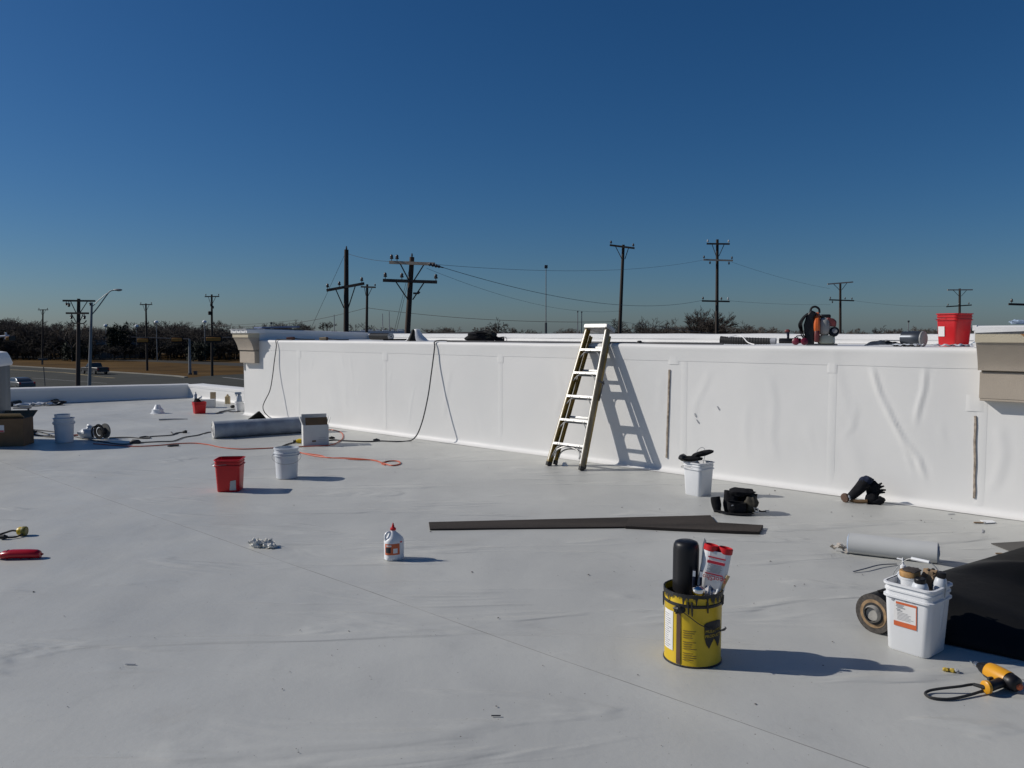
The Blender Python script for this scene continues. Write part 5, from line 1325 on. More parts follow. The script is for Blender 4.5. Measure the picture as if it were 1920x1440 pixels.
def jugpatch(a0, a1, z0, z1, o_, n=8):
    g = MB(); rows = []
    for z in (z0, z1):
        rows.append([((0.0712 + o_) * math.copysign(abs(math.cos(a)) ** 0.75, math.cos(a)), (0.0552 + o_) * math.copysign(abs(math.sin(a)) ** 0.75, math.sin(a)), z) for a in [a0 + (a1 - a0) * k / n for k in range(n + 1)]])
    g.grid(rows); return g
lb = obj('label', jugpatch(R(188), R(282), 0.044, 0.124, 0.0006), M_ORINK, t, smooth=50)
obj('label_print', jugpatch(R(196), R(240), 0.060, 0.098, 0.0014), M_INK, lb, smooth=50)
obj('label_print', jugpatch(R(205), R(245), 0.104, 0.116, 0.0014), M_PAPER, lb, smooth=50)
obj('label_print', jugpatch(R(255), R(272), 0.056, 0.090, 0.0014), M_PAPER, lb, smooth=50)
obj('badge', jugpatch(R(285), R(300), 0.128, 0.138, 0.001), M_REDINK, t, smooth=50)

# ---- two dark boards
M_BOARD = mat('dark weathered strip', (0.042, 0.034, 0.028), 0.8, spec=0.25, var=0.4, scale=5, bump=0.003, bscale=50, stretch=(0.15, 1, 1))
def board(label, pts, h):
    q = [G(*p) for p in pts]; o0 = q[0].copy()
    g = MB(); g.slab([(p.x - o0.x, p.y - o0.y) for p in q], 0.003, h)
    o = obj('board', g, M_BOARD, smooth=None, bevel=0.003); o.location = (o0.x, o0.y, 0); tag(o, label, 'board', 'dark boards on the deck')
    return o
o = board('long dark board lying across the deck, left piece', [(806, 995), (1349, 989), (1332, 969), (804, 982)], 0.016)
o = board('shorter dark board overlapping the long one on its right', [(1172, 992), (1424, 1003), (1431, 990), (1180, 975)], 0.026)

# ---- crumpled paper, red tool, yellow plug
P = G(496, 1026)
t = thing('crumpled_paper', 'crumpled dirty white paper near the long deck seam', 'paper', P, facing(P) - R(18))
M_CRUMP = mat('dirty paper', (0.70, 0.68, 0.62), 0.9, var=0.25, scale=30)
for k, (x, y, rx, rz_) in enumerate(((-0.06, 0.0, 0.045, 0.034), (0.0, -0.005, 0.045, 0.026), (0.055, -0.02, 0.04, 0.02), (0.02, 0.02, 0.04, 0.03))):
    g = MB(); g.blob((x, y, rz_ * 0.85), (rx, 0.03, rz_), 0.9, 3.2, k + 1, 22, flat=0.001); obj('fold', g, M_CRUMP, t, smooth=10)
for k, (x, y) in enumerate(((-0.02, -0.03), (0.075, -0.03))):
    g = MB(); g.blob((x, y, 0.026 - 0.005 * k), (0.012, 0.008, 0.007), 0.8, 3, k + 9, 12); obj('stain', g, mat('grey fold', (0.14, 0.14, 0.135), 0.9), t, smooth=10)
P = G(40, 1047)
t = thing('red_knife', 'bright red plastic tool lying near the left edge', 'tool', P, facing(P) + R(4) - facing(P))
rings = []
for x, w, h in ((-0.155, 0.016, 0.012), (-0.145, 0.030, 0.020), (-0.12, 0.042, 0.028), (-0.06, 0.044, 0.032), (0.05, 0.042, 0.032), (0.11, 0.040, 0.030), (0.128, 0.034, 0.026), (0.135, 0.022, 0.018)):
    rings.append([(x, w * math.cos(a), 0.002 + h + h * math.sin(a)) for a in [2 * math.pi * k / 16 for k in range(16)]])
M_REDG = mat('glossy red plastic', (0.42, 0.006, 0.014), 0.22, var=0.15)
g = MB(); g.loft(rings); obj('body', g, M_REDG, t, smooth=45)
for x, y in ((-0.155, 0.014), (-0.158, -0.012), (0.135, 0.016)):
    g = MB(); g.tube([(x + 0.02 * (1 if x < 0 else -1), y, 0.026), (x - 0.008 * (1 if x < 0 else -1), y * 1.5, 0.022)], [0.012, 0.006], 8); obj('tip', g, M_REDG, t)
for x in (-0.09, 0.0, 0.06):
    g = MB(); g.lathe([(0.036, -0.004), (0.039, 0.0), (0.036, 0.004)], 16, Matrix.Translation((x, 0, 0.032)) @ Matrix.Rotation(R(90), 4, 'Y') @ Matrix.Scale(0.88, 4, (1, 0, 0)), cap=(False, False)); obj('rib', g, M_REDG, t)
P = G(42, 1004)
t = thing('yellow_plug', 'yellow power plug on a short black cord at the left edge', 'plug', P, R(8))
g = MB(); g.lathe([(0.012, -0.040), (0.026, -0.034), (0.034, -0.02), (0.034, 0.0)], 18, Matrix.Translation((0, 0, 0.036)) @ Matrix.Rotation(R(90), 4, 'Y')); obj('shell', g, M_YEL, t)
g = MB(); g.lathe([(0.035, 0.0), (0.037, 0.004), (0.037, 0.028), (0.033, 0.034)], 18, Matrix.Translation((0, 0, 0.036)) @ Matrix.Rotation(R(90), 4, 'Y')); obj('face', g, mat('olive plug face', (0.20, 0.17, 0.03), 0.5), t)
g = MB(); g.tube(smoothpath([(-0.035, 0, 0.036), (-0.08, 0.01, 0.040), (-0.14, 0.01, 0.022), (-0.20, -0.03, 0.010), (-0.30, -0.05, 0.009)], 6), 0.008, 8); obj('cord', g, M_BLACKR, t)
g = MB(); g.tube(smoothpath([(0.02, -0.02, 0.02), (-0.01, -0.08, 0.010), (-0.05, -0.105, 0.012), (-0.075, -0.105, 0.015)], 6), 0.007, 8); cd = obj('cord', g, M_BLACKR, t)
g = MB(); g.tube([(-0.065, -0.105, 0.016), (-0.085, -0.107, 0.019), (-0.115, -0.108, 0.018)], [0.012, 0.020, 0.016], 10); obj('plug_end', g, M_BLACKR, cd)

# ---- screw gun with its cord, bottom right
M_GUNY = mat('yellow tool shell', (0.66, 0.30, 0.012), 0.4, var=0.08, scale=8)
DG = R(103); P = G(1821, 1256) - Vector((math.cos(DG), math.sin(DG), 0)) * 0.15
t = thing('screw_gun', 'yellow and black corded screw gun lying at the lower right', 'screw gun', P, DG)
# local x toward the nose; handle lies toward local +y ... flat on its side
ax = Matrix.Translation((0, 0, 0.040)) @ Matrix.Rotation(R(90), 4, 'Y')
g = MB(); g.lathe([(0.022, -0.115), (0.034, -0.108), (0.038, -0.085), (0.040, -0.03), (0.039, 0.02), (0.035, 0.05), (0.029, 0.062)], 24, ax); obj('motor_housing', g, M_BLACKP, t, smooth=50)
g = MB(); g.lathe([(0.0405, -0.070), (0.042, -0.062), (0.0422, 0.02), (0.0385, 0.044)], 20, Matrix.Translation((0, 0, 0.040)) @ Matrix.Rotation(R(90), 4, 'Y'), cap=(False, False), a0=R(75), a1=R(260)); obj('yellow_shell', g, M_GUNY, t, smooth=50)
g = MB(); g.lathe([(0.029, 0.060), (0.028, 0.070), (0.024, 0.085), (0.017, 0.098), (0.014, 0.108)], 20, ax); obj('gear_nose', g, M_BLACKP, t, smooth=50)
g = MB(); g.lathe([(0.012, 0.105), (0.014, 0.108), (0.013, 0.128), (0.009, 0.136), (0.006, 0.142)], 16, ax); ns = obj('nosepiece', g, M_CHROME, t)
g = MB(); g.tube([(0.138, 0, 0.040), (0.158, 0, 0.040)], 0.0032, 6); obj('bit', g, M_CHROME, ns)
rings = []
for y, w, d in ((0.015, 0.030, 0.022), (0.05, 0.027, 0.021), (0.09, 0.025, 0.020), (0.125, 0.026, 0.021), (0.135, 0.022, 0.018)):
    rings.append([(-0.050 - 0.30 * y + w * math.cos(a), y, 0.034 + d * math.sin(a)) for a in [2 * math.pi * k / 16 for k in range(16)]])
g = MB(); g.loft(rings); hd = obj('handle', g, M_BLACKP, t, smooth=50)
g = MB(); g.box((-0.018, 0.052, 0.034), (0.014, 0.028, 0.016)); obj('trigger', g, M_BLACKR, hd, bevel=0.003)
g = MB(); g.lathe([(0.022, 0.0), (0.029, 0.004), (0.029, 0.018), (0.020, 0.024)], 18, Matrix.Translation((-0.088, 0.130, 0.034)) @ Matrix.Rotation(R(-90), 4, 'X')); obj('collar', g, M_GUNY, hd)
g = MB(); g.blob((-0.112, -0.012, 0.032), (0.014, 0.02, 0.016), 0.2, 2, 1, 12); obj('belt_hook', g, M_ORINK, t)
iv = (Matrix.Translation(P) @ Matrix.Rotation(DG, 4, 'Z')).inverted()
pl = [(-0.088, 0.150, 0.034)] + [tuple(iv @ (G(px, py) + Vector((0, 0, z)))) for px, py, z in ((1825, 1297, 0.034), (1800, 1299, 0.030), (1765, 1299, 0.020), (1742, 1300, 0.012), (1735, 1305, 0.009), (1748, 1312, 0.008), (1780, 1314, 0.008), (1815, 1308, 0.010), (1845, 1301, 0.016))]
g = MB(); g.tube(smoothpath(pl, 6), 0.0062, 8); cd = obj('cord', g, M_BLACKR, t)
g = MB(); g.tube([pl[0], pl[1]], [0.010, 0.008], 8); obj('strain_relief', g, M_BLACKR, cd)
P = G(1780, 1259)
t = thing('yellow_scrap', 'small broken yellow plastic piece beside the screw gun', 'scrap', P)
for k, (x, y) in enumerate(((-0.015, 0.0), (0.008, -0.008), (0.026, -0.016))):
    g = MB(); g.blob((x, y, 0.009), (0.018 - 0.004 * k, 0.012, 0.009), 0.7, 3, k, 12, flat=0.001); obj('shard', g, mat('yellow scrap', (0.55, 0.38, 0.05), 0.6, var=0.3, scale=60) if k < 2 else M_GREYINK, t, smooth=20)

# ---- white carton in front of the grey roll
P = G(591, 833)
t = thing('carton', 'open white carton with brown flaps in front of the grey roll', 'carton', P, facing(P) + R(6))
wd, dp, ht = 0.36, 0.26, 0.30
for nm, c, s in (('side', (0, -dp / 2, ht / 2), (wd, 0.006, ht)), ('side', (0, dp / 2, ht / 2), (wd, 0.006, ht)), ('side', (-wd / 2 + 0.004, 0, ht / 2), (0.006, dp - 0.012, ht)), ('side', (wd / 2 - 0.004, 0, ht / 2), (0.006, dp - 0.012, ht)), ('bottom', (0, 0, 0.004), (wd - 0.02, dp - 0.02, 0.006))):
    g = MB(); g.box(c, s); obj(nm, g, M_CARTON, t)
g = MB(); g.box((0.01, 0, 0.055), (wd - 0.05, 0.004, 0.115), Matrix.Translation((0, -dp / 2 - 0.002, ht)) @ Matrix.Rotation(R(-24), 4, 'X')); obj('front_flap', g, M_CARD, t)
g = MB(); g.box((0, 0, 0.07), (wd, 0.005, 0.14), Matrix.Translation((0, dp / 2, ht)) @ Matrix.Rotation(R(10), 4, 'X')); obj('rear_flap', g, M_CARTON, t)
g = MB(); g.box((0, 0, 0.06), (0.005, dp - 0.02, 0.13), Matrix.Translation((-wd / 2, 0, ht)) @ Matrix.Rotation(R(-20), 4, 'Y')); obj('side_flap', g, M_CARTON, t)
g = MB(); g.box((0, 0, 0.06), (0.005, dp - 0.02, 0.10), Matrix.Translation((wd / 2, 0, ht)) @ Matrix.Rotation(R(18), 4, 'Y')); obj('side_flap', g, M_CARTON, t)
g = MB(); g.box((-0.03, -dp / 2 - 0.0045, 0.065), (0.055, 0.002, 0.022)); obj('printed_mark', g, M_CARD, t)
g = MB()
for k in range(3): g.box((0.09, -dp / 2 - 0.0045, 0.06 + 0.025 * k), (0.11, 0.002, 0.004))
obj('print_line', g, M_GREYINK, t)
# ---- black wedge behind the grey roll
P = G(474, 789)
t = thing('rubber_flap', 'black triangular rubber flap sticking up behind the grey roll', 'rubber flap', P + Vector((0, 0.25, 0)), facing(P))
g = MB(); g.prism([(-0.17, 0.0), (0.17, 0.0), (0.13, 0.06), (0.045, 0.165), (0.02, 0.16)], -0.02, 0.02, Matrix.Rotation(R(20), 4, 'X')); obj('flap', g, M_EPDM, t, smooth=None, bevel=0.004)

# ---- cords on the deck
def cord(label, pts, r, m, name='cord', group='cords lying about the roof'):
    P_ = smoothpath(pts, 8); o0 = Vector(pts[0]); g = MB(); g.tube([p - o0 for p in P_], r, 7); o = obj(name, g, m); o.location = o0; return tag(o, label, 'cord', group)
def gg(l, z=0.009): return [G(px, py) + Vector((0, 0, z)) for px, py in l]
M_BCORD = mat('black cord', (0.035, 0.035, 0.038), 0.6, var=0.2)
cord('black cord running from the left clutter into the grey roll end', gg([(60, 806), (110, 812), (150, 822), (190, 829), (230, 834), (262, 831), (300, 829), (325, 828), (345, 821), (370, 817), (388, 812), (396, 811)]), 0.0085, M_BCORD)
cord('black cord looping over to a loose plug right of the reel', gg([(205, 822), (240, 821), (268, 823), (282, 822), (275, 819), (262, 821), (290, 819), (320, 817), (330, 813), (345, 811)]), 0.0085, M_BCORD)
cord('short black cord end crossing its neighbour near the plug', gg([(321, 811), (326, 815), (334, 813)]), 0.009, M_BCORD)
P = G(347, 812); t = thing('plug', 'black cord plug lying left of the grey roll', 'plug', P); g = MB(); g.tube([(-0.04, -0.01, 0.016), (0.0, 0, 0.022), (0.03, 0.01, 0.020)], [0.012, 0.028, 0.022], 10); obj('body', g, M_BLACKR, t)
P = G(253, 832); t = thing('plug', 'dark cord connector lying on the long cord', 'plug', P, R(10)); g = MB(); g.tube([(-0.07, 0, 0.02), (-0.03, 0, 0.03), (0.05, 0, 0.028), (0.08, 0, 0.018)], [0.015, 0.034, 0.032, 0.016], 10); obj('body', g, M_BCORD, t)
cord('orange cord running from the reel along the deck to the carton', gg([(175, 833), (215, 836), (255, 838), (300, 836), (330, 833), (365, 832), (392, 835), (415, 840), (450, 843), (490, 842), (530, 840), (575, 838), (615, 836), (632, 831), (643, 822), (640, 812), (624, 807), (616, 807)]), 0.0075, M_ORANGE)
cord('orange cord with a loop lying right of the round white bucket', gg([(560, 849), (585, 855), (612, 859), (640, 861), (668, 863), (700, 864), (716, 869), (735, 874), (750, 871), (746, 866), (728, 866), (716, 870), (722, 873)]), 0.0085, M_ORANGE)
cord('second strand of orange cord beside the looped one', gg([(562, 850), (600, 855), (615, 859.5), (650, 860), (690, 863), (712, 867)]), 0.0075, M_ORANGE)
P = G(326, 837); t = thing('orange_hook', 'orange cord end with a dark clip on the deck', 'cord clip', P, R(18)); g = MB(); g.tube(smoothpath([(-0.08, -0.02, 0.012), (-0.02, 0.02, 0.014), (0.06, 0.03, 0.014), (0.02, -0.02, 0.014), (-0.06, -0.03, 0.012)], 4), 0.011, 7); obj('clip', g, M_BCORD, t)
P = G(563, 831); t = thing('yellow_coupler', 'yellow cord coupler at the foot of the white carton', 'plug', P, R(8)); g = MB(); g.tube([(-0.06, 0, 0.03), (-0.02, 0, 0.034), (0.04, 0, 0.034)], [0.022, 0.034, 0.034], 10); obj('body', g, M_YEL, t)
g = MB(); g.tube([(-0.10, 0, 0.028), (-0.06, 0, 0.030)], [0.018, 0.024], 8); obj('boot', g, M_BLACKR, t)
cord('black cord curling from the yellow coupler behind the round bucket', gg([(553, 831), (543, 833), (532, 837), (527, 841), (534, 842), (548, 840)], 0.012), 0.010, M_BCORD)
def onplane(px, py, off):
    d = ray(px, py); t_ = (VW - off) / d.dot(EV); return Vector((0, 0, EYE)) + d * t_
u0 = wall_uz(519, 640)[0]
cord('left black cord hanging down the white wall behind the grey roll', [W(u0 + 0.30, VW + 0.14, ZT + 0.012), W(u0 + 0.10, VW + 0.05, ZT + 0.018), W(u0 + 0.01, VW - 0.02, ZT + 0.008)] + [onplane(*p) for p in ((518, 650, 0.035), (514, 680, 0.06), (511, 705, 0.10), (506, 732, 0.17), (496, 753, 0.26), (493, 763, 0.32), (496, 773, 0.38))] + gg([(505, 783), (512, 788)]) + [G(516, 795, 0.02)], 0.009, M_BCORD)
u1 = wall_uz(817, 640)[0]
cord('right black cord looping down the middle of the white wall', [W(u1 + 0.9, VW + 0.16, ZT + 0.012), W(u1 + 0.4, VW + 0.06, ZT + 0.014), W(u1 + 0.12, VW + 0.03, ZT + 0.03), W(u1 + 0.0, VW - 0.02, ZT + 0.010)] + [onplane(*p) for p in ((815, 650, 0.035), (812, 675, 0.06), (808, 705, 0.11), (803, 740, 0.18), (795, 778, 0.28), (787, 804, 0.36), (779, 819, 0.42))] + gg([(768, 827.5), (745, 829), (715, 828), (690, 829), (660, 828), (640, 827), (628, 826), (616, 827)]), 0.010, M_BCORD)
P = G(706, 827); t = thing('plug', 'dark cord joint lying below the middle of the wall', 'plug', P, R(4)); g = MB(); g.tube([(-0.05, 0, 0.014), (0, 0.01, 0.022), (0.05, 0, 0.014)], [0.012, 0.02, 0.010], 8); obj('body', g, M_BCORD, t)
P = G(622, 823); t = thing('plug', 'black cord plug right of the white carton', 'plug', P, R(4)); g = MB(); g.tube([(-0.04, 0, 0.014), (0, 0, 0.022), (0.05, 0, 0.014)], [0.014, 0.022, 0.010], 8); obj('body', g, M_BLACKR, t)

# ================================================================== clutter at the left edge
P = G(-86, 838)
t = thing('roof_unit', 'tall grey metal roof unit with a white cap at the left edge', 'roof unit', P + Vector((0, 0.40, 0)), facing(P) * 0.55)
g = MB(); g.loft([sq_ring(0.44, 0.16, 0.0), sq_ring(0.44, 0.16, 0.6), sq_ring(0.445, 0.16, 1.16)]); obj('shell', g, mat('dull grey metal', (0.13, 0.145, 0.16), 0.5, 0.3, var=0.25, scale=5, stretch=(1, 1, 0.2)), t, smooth=50)  # base colour darkened to carry the shade on the rounded shell
g = MB(); g.loft([sq_ring(0.47, 0.16, 1.14), sq_ring(0.48, 0.16, 1.17), sq_ring(0.445, 0.15, 1.28), sq_ring(0.42, 0.15, 1.335), sq_ring(0.36, 0.14, 1.35)]); obj('cap', g, M_CAP, t, smooth=40)
g = MB(); g.box((0, 0, 0.0), (0.08, 0.01, 0.9), Matrix.Translation((0.20, -0.445, 0.6))); obj('seam', g, M_DARKMETAL, t)
P = G(6, 838) + Vector((0, 0.20, 0))
t = thing('cardboard_box', 'large brown cardboard box in front of the roof unit', 'box', P, R(10))
g = MB(); g.box((0, 0, 0.20), (0.46, 0.36, 0.40)); obj('box', g, M_CARD, t, bevel=0.006)
g = MB(); g.box((0, 0, 0), (0.46, 0.20, 0.006), Matrix.Translation((0, 0.26, 0.43)) @ Matrix.Rotation(R(25), 4, 'X')); obj('flap', g, M_CARD, t)
g = MB(); g.box((0, 0, 0), (0.46, 0.16, 0.006), Matrix.Translation((-0.03, -0.12, 0.44)) @ Matrix.Rotation(R(-28), 4, 'X')); obj('flap', g, M_CARDL, t)
g = MB(); g.box((-0.09, -0.182, 0.26), (0.14, 0.003, 0.10)); lb = obj('label', g, M_PAPER, t); g = MB(); g.box((-0.06, -0.1845, 0.225), (0.07, 0.002, 0.022)); obj('label_print', g, M_REDINK, lb)
P = G(36, 818)
t = thing('cardboard_box', 'small tan cardboard box leaning beside the large brown box', 'box', P + Vector((0.02, 0.1, 0.0)), R(-14))
g = MB(); g.box((0, 0, 0.115), (0.20, 0.16, 0.22)); obj('box', g, M_CARDL, t, bevel=0.005)
g = MB(); g.box((0, 0, 0), (0.24, 0.12, 0.006), Matrix.Translation((-0.02, -0.06, 0.25)) @ Matrix.Rotation(R(18), 4, 'X') @ Matrix.Rotation(R(-14), 4, 'Y')); obj('flap', g, M_GREYINK, t)
P = G(55, 812)
t = thing('metal_stand', 'thin dark metal stand with a flat bar on top', 'stand', P, R(-8))
g = MB(); g.tube([(0, 0, 0.01), (0, 0, 0.40)], 0.016, 10); obj('post', g, mat('dark blue steel', (0.03, 0.035, 0.06), 0.5, 0.3), t)
g = MB(); g.box((-0.11, 0, 0.41), (0.26, 0.10, 0.022)); obj('top_bar', g, M_DARKMETAL, t, bevel=0.003)
g = MB(); g.box((0, 0, 0.02), (0.16, 0.16, 0.03)); g.blob((0.06, -0.03, 0.035), (0.06, 0.04, 0.03), 0.5, 3, 2, 12); obj('base', g, M_BLACKR, t)
P = G(164, 822)
t = thing('cloth_heap', 'white cloth heap between the round bucket and the reel', 'cloth', P, facing(P))
g = MB(); g.blob((0, 0, 0.075), (0.125, 0.09, 0.085), 0.35, 2.2, 3, 26, flat=0.002); obj('cloth', g, M_GREYP, t, smooth=40)
g = MB(); g.blob((0.03, 0, 0.13), (0.05, 0.05, 0.085), 0.4, 2.5, 5, 20); obj('peak', g, M_GREYP, t, smooth=40)
P = G(192, 823)
t = thing('cord_reel', 'grey cord reel with a black ring lying by the white cloth', 'reel', P, facing(P) + R(35))
for x, rr2, m_ in ((-0.055, 0.118, M_BLACKP), (0.055, 0.118, mat('grey reel disc', (0.16, 0.16, 0.15), 0.6, var=0.2))):
    g = MB(); g.lathe([(rr2 - 0.045 if x < 0 else 0.02, -0.008), (rr2 - 0.004, -0.009), (rr2, 0), (rr2 - 0.004, 0.009), (rr2 - 0.045 if x < 0 else 0.02, 0.008)], 28, Matrix.Translation((x, 0, 0.12)) @ Matrix.Rotation(R(90), 4, 'Y'), cap=(False, False) if x < 0 else (True, True)); obj('flange', g, m_, t, smooth=40)
g = MB(); g.tube([(-0.05, 0, 0.12), (0.05, 0, 0.12)], 0.055, 18); obj('hub', g, M_BLACKR, t)
g = MB(); g.lathe([(0.02, 0.0), (0.018, 0.012)], 14, Matrix.Translation((0.062, 0, 0.12)) @ Matrix.Rotation(R(90), 4, 'Y')); obj('knob', g, M_CARDL, t)
g = MB(); g.tube(smoothpath([(-0.06, 0.03, 0.2), (-0.13, 0.03, 0.19), (-0.17, 0.0, 0.13), (-0.16, 0, 0.05)], 5), 0.013, 8); obj('stand_bar', g, M_BLACKR, t)
for label, pts, r_, m_ in (('tangle of black cord between the stand and round bucket', [(58, 806), (72, 810), (86, 814), (98, 818), (106, 820)], 0.010, M_BCORD), ('second dark cord in the tangle left of the round bucket', [(50, 812), (70, 817), (88, 820), (108, 821)], 0.014, M_BCORD), ('brown cord between the round bucket and the cloth heap', [(134, 818), (146, 817), (158, 818), (172, 820)], 0.012, M_ORANGE)):
    cord(label, gg(pts, 0.012), r_, m_)

# ---- things along the shaded parapet
def along(px, py): return G(px, py)
for label, a, b, r_ in (('black pipe lying at the foot of the shaded parapet, right one', (98, 757), (131, 752), 0.050), ('black pipe at the foot of the shaded parapet, left one', (14, 763), (40, 758), 0.052)):
    A, B = G(*a), G(*b); d = B - A
    t = thing('black_pipe', label, 'pipe', A, math.atan2(d.y, d.x), 'black pipes by the parapet')
    L = d.length
    g = MB(); g.tube([(0, 0, r_), (L, 0, r_)], r_, 16, cap=False); obj('pipe', g, M_BLACKP, t)
    g = MB(); g.lathe([(r_ * 0.8, 0), (r_, 0), (r_, -0.004)], 16, Matrix.Translation((0, 0, r_)) @ Matrix.Rotation(R(-90), 4, 'Y'), cap=(False, False)); obj('rim', g, M_GREYINK, t)
P = G(70, 761)
t = thing('plastic_sheet', 'crumpled pale plastic sheet between the black pipes', 'sheet', P, R(30))
rows = [[(-0.45 + 0.9 * i / 24, -0.14 + 0.28 * j / 8, max(0.004, 0.05 + 0.06 * noise.noise(Vector((i * 0.35, j * 0.6, 2))))) for j in range(9)] for i in range(25)]
g = MB(); g.grid(rows); obj('sheet', g, M_GREYP, t, smooth=30)
g = MB(); g.blob((0.36, 0.02, 0.05), (0.22, 0.09, 0.045), 0.4, 2, 3, 18, flat=0.002); obj('dark_fold', g, M_BLACKR, t, smooth=40)

# ---- small things before the lit parapet
P = G(296, 775)
t = thing('pipe_boot', 'white conical pipe boot standing alone on the deck', 'pipe boot', P)
g = MB(); g.lathe([(0.140, 0.0), (0.138, 0.008), (0.118, 0.02), (0.108, 0.075), (0.092, 0.085), (0.080, 0.10), (0.048, 0.170), (0.044, 0.178), (0.036, 0.176), (0.034, 0.12)], 28, cap=(True, False)); obj('cone', g, M_WHITEP, t, smooth=40)
g = MB(); g.lathe([(0.108, 0.072), (0.113, 0.076), (0.112, 0.084), (0.10, 0.088)], 28, cap=(False, False)); obj('clamp', g, M_WHITEP, t)
A, B = G(298, 788), G(352, 786.5)
g = MB(); g.tube([(0, 0, 0.012), (B - A) * 0.5 + Vector((0, 0, 0.016)), (B - A) + Vector((0, 0, 0.010))], [0.016, 0.013, 0.006], 7); o = obj('thin_rod', g, M_GREYINK); o.location = A; tag(o, 'thin dark rod lying in front of the white pipe boot', 'rod')
P = G(390, 764)
t = thing('carton', 'pale grey carton with a raised flap behind the far red bucket', 'carton', P, facing(P) + R(-10))
g = MB(); g.box((0, 0, 0.09), (0.30, 0.22, 0.18)); obj('box', g, M_CARTON, t, bevel=0.004)
g = MB(); g.box((0, 0, 0.075), (0.12, 0.005, 0.15), Matrix.Translation((0.09, 0.11, 0.18)) @ Matrix.Rotation(R(-8), 4, 'X')); obj('flap', g, M_CARDL, t)
g = MB(); g.box((0, 0, 0.0), (0.14, 0.10, 0.005), Matrix.Translation((-0.18, -0.04, 0.15)) @ Matrix.Rotation(R(-35), 4, 'Y')); obj('flap', g, M_CARDL, t)
def bottle(label, p, r_, h, m, cap_m, sq=False):
    t = thing('bottle', label, 'bottle', p, 0, 'bottles by the lit parapet')
    g = MB()
    if sq: g.loft([sq_ring(r_, 0.012, 0.0), sq_ring(r_, 0.012, h * 0.78), sq_ring(r_ * 0.45, 0.01, h * 0.9), sq_ring(r_ * 0.42, 0.01, h)])
    else: g.lathe([(r_ * 0.95, 0), (r_, 0.01), (r_, h * 0.68), (r_ * 0.5, h * 0.82), (r_ * 0.4, h * 0.86)], 18)
    obj('body', g, m, t)
    g = MB(); g.lathe([(r_ * 0.45, h * 0.86), (r_ * 0.42, h), (r_ * 0.15, h * 1.06)], 14); obj('cap', g, cap_m, t)
bottle('grey bottle standing against the lit parapet, left end', G(367, 748), 0.035, 0.17, mat('blue grey bottle', (0.16, 0.20, 0.28), 0.4), M_STEEL)
bottle('tan square bottle standing against the lit parapet', G(427, 757), 0.050, 0.21, mat('tan jug', (0.50, 0.38, 0.20), 0.5, var=0.1), M_CARDL, True)
P = G(374, 748)
t = thing('caulk_gun', 'small grey caulk gun lying beside the grey bottle', 'tool', P, R(15))
g = MB(); g.tube([(-0.02, 0, 0.02), (0.10, 0, 0.03)], 0.018, 10); obj('barrel', g, M_GREYINK, t)
g = MB(); g.tube([(0.10, 0, 0.03), (0.12, 0, 0.07)], 0.01, 8); obj('handle', g, M_STEEL, t)
P = G(449, 771)
t = round_bucket('small white tub beside the left end of the raised wall', P + Vector((0, 0.0, 0)), 0, M_WHITEP, 0.085, 0.20, False)
t = thing('spray_bottle', 'grey blue spray bottle standing on the small white tub', 'bottle', P + Vector((0, 0, 0.20)))
M_BLG = mat('blue grey plastic', (0.20, 0.25, 0.33), 0.5, var=0.15)
g = MB(); g.lathe([(0.05, 0), (0.055, 0.01), (0.05, 0.10), (0.028, 0.13), (0.026, 0.15)], 16); obj('body', g, M_BLG, t)
g = MB(); g.box((-0.02, 0, 0.175), (0.13, 0.05, 0.05)); hd = obj('spray_head', g, M_BLG, t, bevel=0.008)
g = MB(); g.box((-0.06, 0, 0.135), (0.015, 0.02, 0.05)); obj('trigger', g, M_BLG, hd)
for k, (label, pts, w) in enumerate((('dark strap tangle on the deck left of the raised wall end', [(405, 776), (425, 772), (440, 773), (455, 770)], 0.06), ('second dark strap lying before the small white tub', [(412, 773), (432, 769), (448, 768), (455, 767)], 0.05))):
    t = thing('strap', label, 'strap', (0, 0, 0)); q = gg(pts, 0.010); t.location = q[0]
    strap([p - q[0] for p in q], w, 0.006, M_BLACKR, 'webbing')
    g = MB(); g.box(tuple(q[-2] - q[0] + Vector((0, 0, 0.012))), (0.07, 0.04, 0.02)); obj('buckle', g, M_GREYINK, t, bevel=0.004)
P = G(436, 765); t = thing('black_lump', 'small black lump of rubber near the tan bottle', 'scrap', P); g = MB(); g.blob((0, 0, 0.03), (0.045, 0.04, 0.035), 0.5, 2, 3, 14); obj('lump', g, M_BLACKR, t)

# ================================================================== on the upper roof
ZU = ZT + 0.006
def up(px, dv):                           # a point on the upper deck dv metres behind the wall edge
    d = ray(px, 642); v = VW + dv; t_ = v / Vector((d.x, d.y, 0)).dot(EV); return Vector((d.x * t_, d.y * t_, ZU))
A, B = up(697, 1.9), up(733, 1.7)
t = lying_roll('membrane_roll', 'short black membrane roll on the upper roof, left of the white cone', A, B, 0.068, M_EPDM, M_ROLLE, 0.3)
p = up(748, 1.2)
g = MB(); g.slab([(-0.28, -0.05), (0.22, -0.08), (0.26, 0.05), (-0.25, 0.08)], 0.0, 0.03); o = obj('rubber_offcut', g, M_EPDM, bevel=0.004); o.location = p; tag(o, 'flat black rubber strip beside the short black roll', 'offcut')
p = up(782, 1.0)
t = thing('vent_cone', 'white cone shaped vent flashing on the upper roof edge', 'vent', p)
g = MB(); g.lathe([(0.21, 0), (0.19, 0.012), (0.10, 0.10), (0.055, 0.17), (0.045, 0.20), (0.02, 0.205)], 24); obj('cone', g, M_CAP, t)
p = up(771, 0.7)
t = thing('rubber_flap', 'upright curled black rubber piece in front of the white cone', 'rubber flap', p, facing(p))
rings = []
